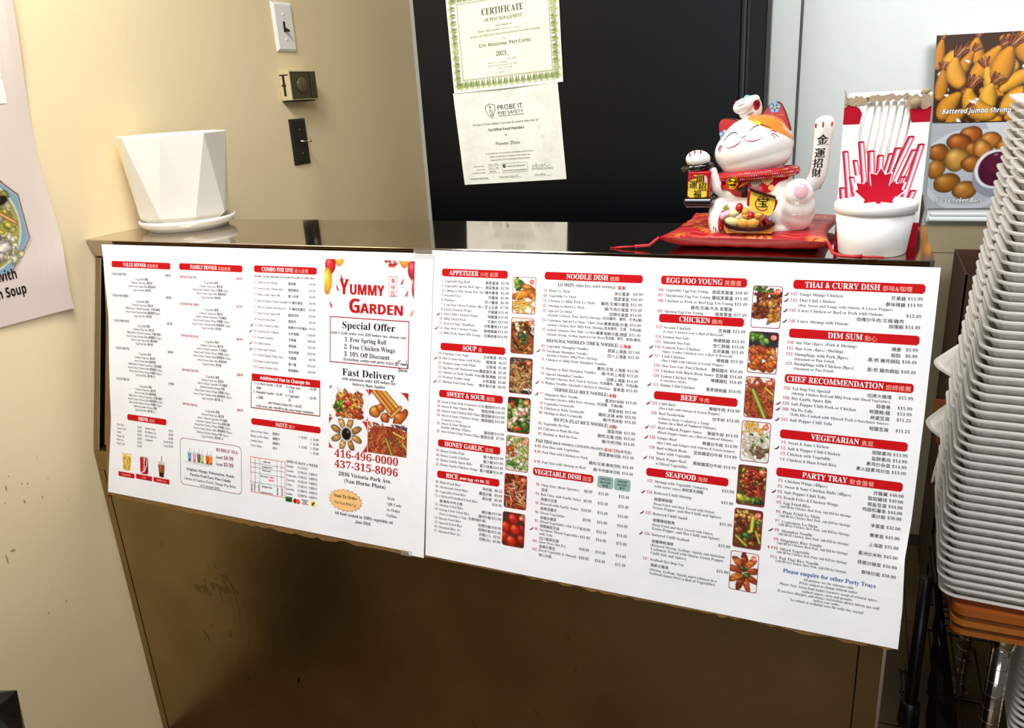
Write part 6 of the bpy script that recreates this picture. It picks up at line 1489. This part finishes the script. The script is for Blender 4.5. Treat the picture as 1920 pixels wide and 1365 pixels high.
def clam(name='foam_clamshell'):
    t = bpy.data.objects.new(name, None); COL.objects.link(t); t.empty_display_size = .05
    v, f = half(HX, HY); b = MB(); b.add(v, f, fw, False, Matrix.Translation((HX, HY, 0))); b.add([(0, 0, 0)]*0, [], fw)
    b.build('tray', t)
    b = MB(); b.add(v, f, fw, False, Matrix.Translation((HX, 3*HY+.008, .002)) @ Matrix.Rotation(.03, 4, 'X')); b.build('lid', t)
    b = MB(); b.box(.02, 2*HX-.02, 2*HY-.002, 2*HY+.010, -.001, .002, fw); b.build('hinge', t)
    return t
def copy_tree(o):
    c = o.copy(); COL.objects.link(c)
    for ch in list(o.children): d = ch.copy(); COL.objects.link(d); d.parent = c
    return c
zt_top = .4915
p0 = clam(); NST = 55
for i in range(NST):
    o = p0 if i == 0 else copy_tree(p0); z = .5075+i*.0150
    xc = float(np.interp(z, [.5, .56, .77, .99, 1.13, 1.25, 1.4], [1.5885, 1.579, 1.581, 1.600, 1.611, 1.617, 1.622]))
    o.location = (xc+(.0016 if i % 2 else -.0006)+.0005*math.sin(i*2.3), .262+.0008*math.sin(i*1.7), z); o.rotation_euler = (0, 0, -.045+.0015*math.sin(i*1.3))
    o.scale = (1, 1, min(1.0, (z-zt_top-.0006-.0008*i)/.0397))
    tag(o, 'white foam clamshell in the tall nested stack on the wooden shelf top', 'food container', 'nested foam clamshells on the wooden shelf top')
# loose containers stuffed behind the stack
v, f = half(HX, HY)
def loose(loc, rot, lab):
    b = MB(); b.add([(x, y, z*1.6) for x, y, z in v], f, fw, False); t_ = thing('foam_container', lab, 'food container', loc, rot, 'loose foam containers beside the stack'); b.build('tray', t_)
loose((1.700, .76, .735), tuple((Matrix.Rotation(math.radians(-24), 3, 'Z') @ Matrix.Rotation(math.radians(24), 3, 'Y') @ Matrix.Rotation(math.pi, 3, 'X')).to_euler()), 'tilted upside-down foam container wedged behind the stack, upper one')
loose((1.692, .74, .595), tuple((Matrix.Rotation(math.radians(-24), 3, 'Z') @ Matrix.Rotation(math.radians(30), 3, 'Y') @ Matrix.Rotation(math.pi, 3, 'X')).to_euler()), 'tilted upside-down foam container wedged behind the stack, lower one')
b = MB(); b.add([(x*.5, y*.5, z*.9) for x, y, z in v], f, fw, False); t_ = thing('foam_container', 'small foam container standing on edge below the two tilted ones', 'food container', (1.612, .75, .552), (0, math.radians(-84), math.radians(-8)), 'loose foam containers beside the stack'); b.build('tray', t_)
# wooden shelf top on chrome posts
t = thing('shelf_rack', 'shelf rack with a thick orange wooden top on chrome posts under the foam stack', 'shelf', (1.78, .47, 0))
woods = [mat('orange_wood_%d' % k, c, .25, coat=.4, vary=(9, .2, d)) for k, (c, d) in enumerate([('#c46a26', '#ad581c'), ('#7a3f18', '#8f4e1e'), ('#cf7c2c', '#bb6a24'), ('#6f3815', '#85481b'), ('#c87228', '#b0601f')])]
b = MB(); zt = .4915
def rrp(x0, x1, y0, y1, r, n=8): return [(x, y) for x, y in Sheet.rr(x0, y0, x1, y1, r, n)]
lay = [(.0, .0145, 0, .002), (.0145, .0255, 1, .004), (.0255, .0355, 2, .002), (.0355, .0455, 3, .005), (.0455, .055, 4, .004)]
for a, c, k, ins in lay: b.prism(rrp(-.172+ins, .20, -.217+ins, .232, .022), zt-c, zt-a, woods[k], 'z')
b.build('wooden_top', t)
for px, py in ((-.078, -.160), (-.078, .17), (.16, -.160), (.16, .17)):
    b = MB(); b.lathe([(.0165, .0), (.0165, zt-.056)], chrome, 28, (px, py, 0)); o = b.build('chrome_post', t)
    b = MB(); b.lathe([(.0185, zt-.100), (.0225, zt-.094), (.0235, zt-.056)], chrome, 28, (px, py, 0)); b.build('post_collar', o)
    for k in range(13): b = MB(); b.tube([(px+.0166*math.cos(a*.2618), py+.0166*math.sin(a*.2618), .02+.03*k) for a in range(24)], .0008, steel, 6, closed=True); b.build('post_ring', o)
b = MB()
for k in range(9): b.tube([(-.15+k*.045, -.22, .135), (-.15+k*.045, .22, .135)], .0022, black_metal, 6)
for y in (-.22, 0, .22): b.tube([(-.165, y, .131), (.20, y, .131)], .0035, black_metal, 6)
b.build('lower_wire_shelf', t)
b = MB()
for k in range(9): b.tube([(-.170, -.14+k*.022, .40), (-.12, -.14+k*.022, .40)], .0018, black_metal, 6); b.tube([(-.172, -.14+k*.022, .40), (-.172, -.14+k*.022, .36)], .0014, black_metal, 6)
for z in (.40, .36): b.tube([(-.173, -.15, z), (-.173, .2, z)], .003, black_metal, 8)
b.build('upper_wire_shelf', t)
for i in range(16):
    o = copy_tree(p0); o.scale = (1, 1, 1); o.location = (1.742, .335, .178+i*.0150); o.rotation_euler = (0, 0, -.06); tag(o, 'foam clamshell in the shaded stack on the lower wire shelf', 'food container', 'nested foam clamshells on the lower shelf')
# black wire rack behind
t = thing('wire_rack', 'black wire rack with a round black post beside the counter end', 'rack', (1.60, .45, 0))
b = MB(); b.lathe([(.0125, 0), (.0125, .437)], black_metal, 20, (-.017, -.03, 0)); b.build('post', t)
b = MB(); b.lathe([(.017, .075), (.021, .085), (.019, .135), (.014, .14)], black_metal, 20, (-.017, -.03, 0)); b.build('post_clip', t)
b = MB(); z = .115
for k in range(4): b.tube([(-.030+k*.009, -.03, z), (-.030+k*.009, .10, z)], .0018, black_metal, 6)
for y in (-.03, .03, .10): b.tube([(-.034, y, z-.006), (0, y, z-.006)], .0026, black_metal, 6)
for q in (0, -.03): b.tube([(-.036, -.045, z+q), (.0, -.045, z+q)], .003, black_metal, 8)
for k in range(4): b.tube([(-.030+k*.01, -.045, z), (-.030+k*.01, -.045, z-.03)], .0014, black_metal, 6)
b.build('wire_shelf', t)
# black bin bag hanging between the rack and the shelf
bagm = mat('black_bag_plastic', '#060707', .35)
b = MB(); LX = [1.590, 1.594, 1.600, 1.598, 1.603, 1.600, 1.606, 1.603, 1.609, 1.607, 1.611, 1.610, 1.612, 1.612, 1.613]; N = len(LX)
v = []; f = []
for i in range(N):
    z = .475-i*.475/(N-1); xl = LX[i]-.002+.03*max(0, (i-9)/5)*0; xr = 1.598+.064*i/(N-1)*1.5
    for k, (s, y) in enumerate([(0, 0), (.3, -.012), (.6, -.006), (1, -.016), (1, .012), (.5, .02), (0, .01)]): v.append((xl+(xr-xl)*s, .352+y+.003*math.sin(i*2.2+k), z))
for i in range(N-1):
    for k in range(7): k2 = (k+1) % 7; f.append((i*7+k, i*7+k2, (i+1)*7+k2, (i+1)*7+k))
f += [tuple(range(7)), tuple((N-1)*7+k for k in range(7))]
b.v = [(x-1.62, y-.352, z) for x, y, z in v]; b.f = f; b.mi = [b.slot(bagm)]*len(f); b.sm = [False]*len(f)
o = b.build('plastic_bag', None, (1.62, .352, 0)); tag(o, 'black plastic bag hanging down beside the wooden shelf', 'bag')
# tall cardboard carton and an orange carton against the back wall
def carton(name, lab, x0, x1, y0, y1, z1, m, flap=True):
    t = thing(name, lab, 'box', ((x0+x1)/2, (y0+y1)/2, 0.001)); hx, hy = (x1-x0)/2, (y1-y0)/2
    b = MB(); b.box(-hx, hx, -hy, -hy+.004, 0, z1, m); b.box(-hx, hx, hy-.004, hy, 0, z1, m); b.box(-hx, -hx+.004, -hy, hy, 0, z1, m); b.box(hx-.004, hx, -hy, hy, 0, z1, m); b.box(-hx, hx, -hy, hy, 0, .004, m); b.build('carton_body', t)
    if flap:
        b = MB(); b.box(-hx+.012, hx-.004, -hy+.03, -hy+.033, .3, z1-.06, mat('carton_inside', '#a8702c', .8)); b.build('inner_flap', t)
    return t
dk = mat('dark_brown_carton', '#4f3218', .8, vary=(10, .2, '#3f2611'))
big_box = carton('cardboard_box', 'tall dark open cardboard carton standing behind the foam stack', 1.645, 1.98, .99, 1.30, .912, dk)
b = MB(); b.prism([(-.203, -.315), (-.160, -.315), (-.1575, -.50), (-.197, -.395)], -.162, -.158, mat('orange_carton', '#8a4a16', .75, vary=(8, .2, '#7a3e10')), 'y'); b.v = [(x, y, z+.912) for x, y, z in b.v]
b.build('side_flap', big_box)
# black bin bag at the lower left corner
rngb = random.Random(4); bm = bmesh.new(); bmesh.ops.create_icosphere(bm, subdivisions=3, radius=1)
for q in bm.verts:
    d = q.co.normalized(); k = 1+.10*math.sin(5*d.x+3*d.z)+.09*math.sin(9*d.z-4*d.y)+.05*rngb.uniform(-1, 1)
    q.co = Vector((d.x*.11*k, d.y*.16*k, d.z*.285*k+.272))
    if q.co.z < 0: q.co.z = 0
b = MB(); b.bm(bm, bagm, False); o = b.build('bin_bag', None, (.125, -.600, .0)); tag(o, 'black bin bag standing on the floor at the left wall', 'bag')
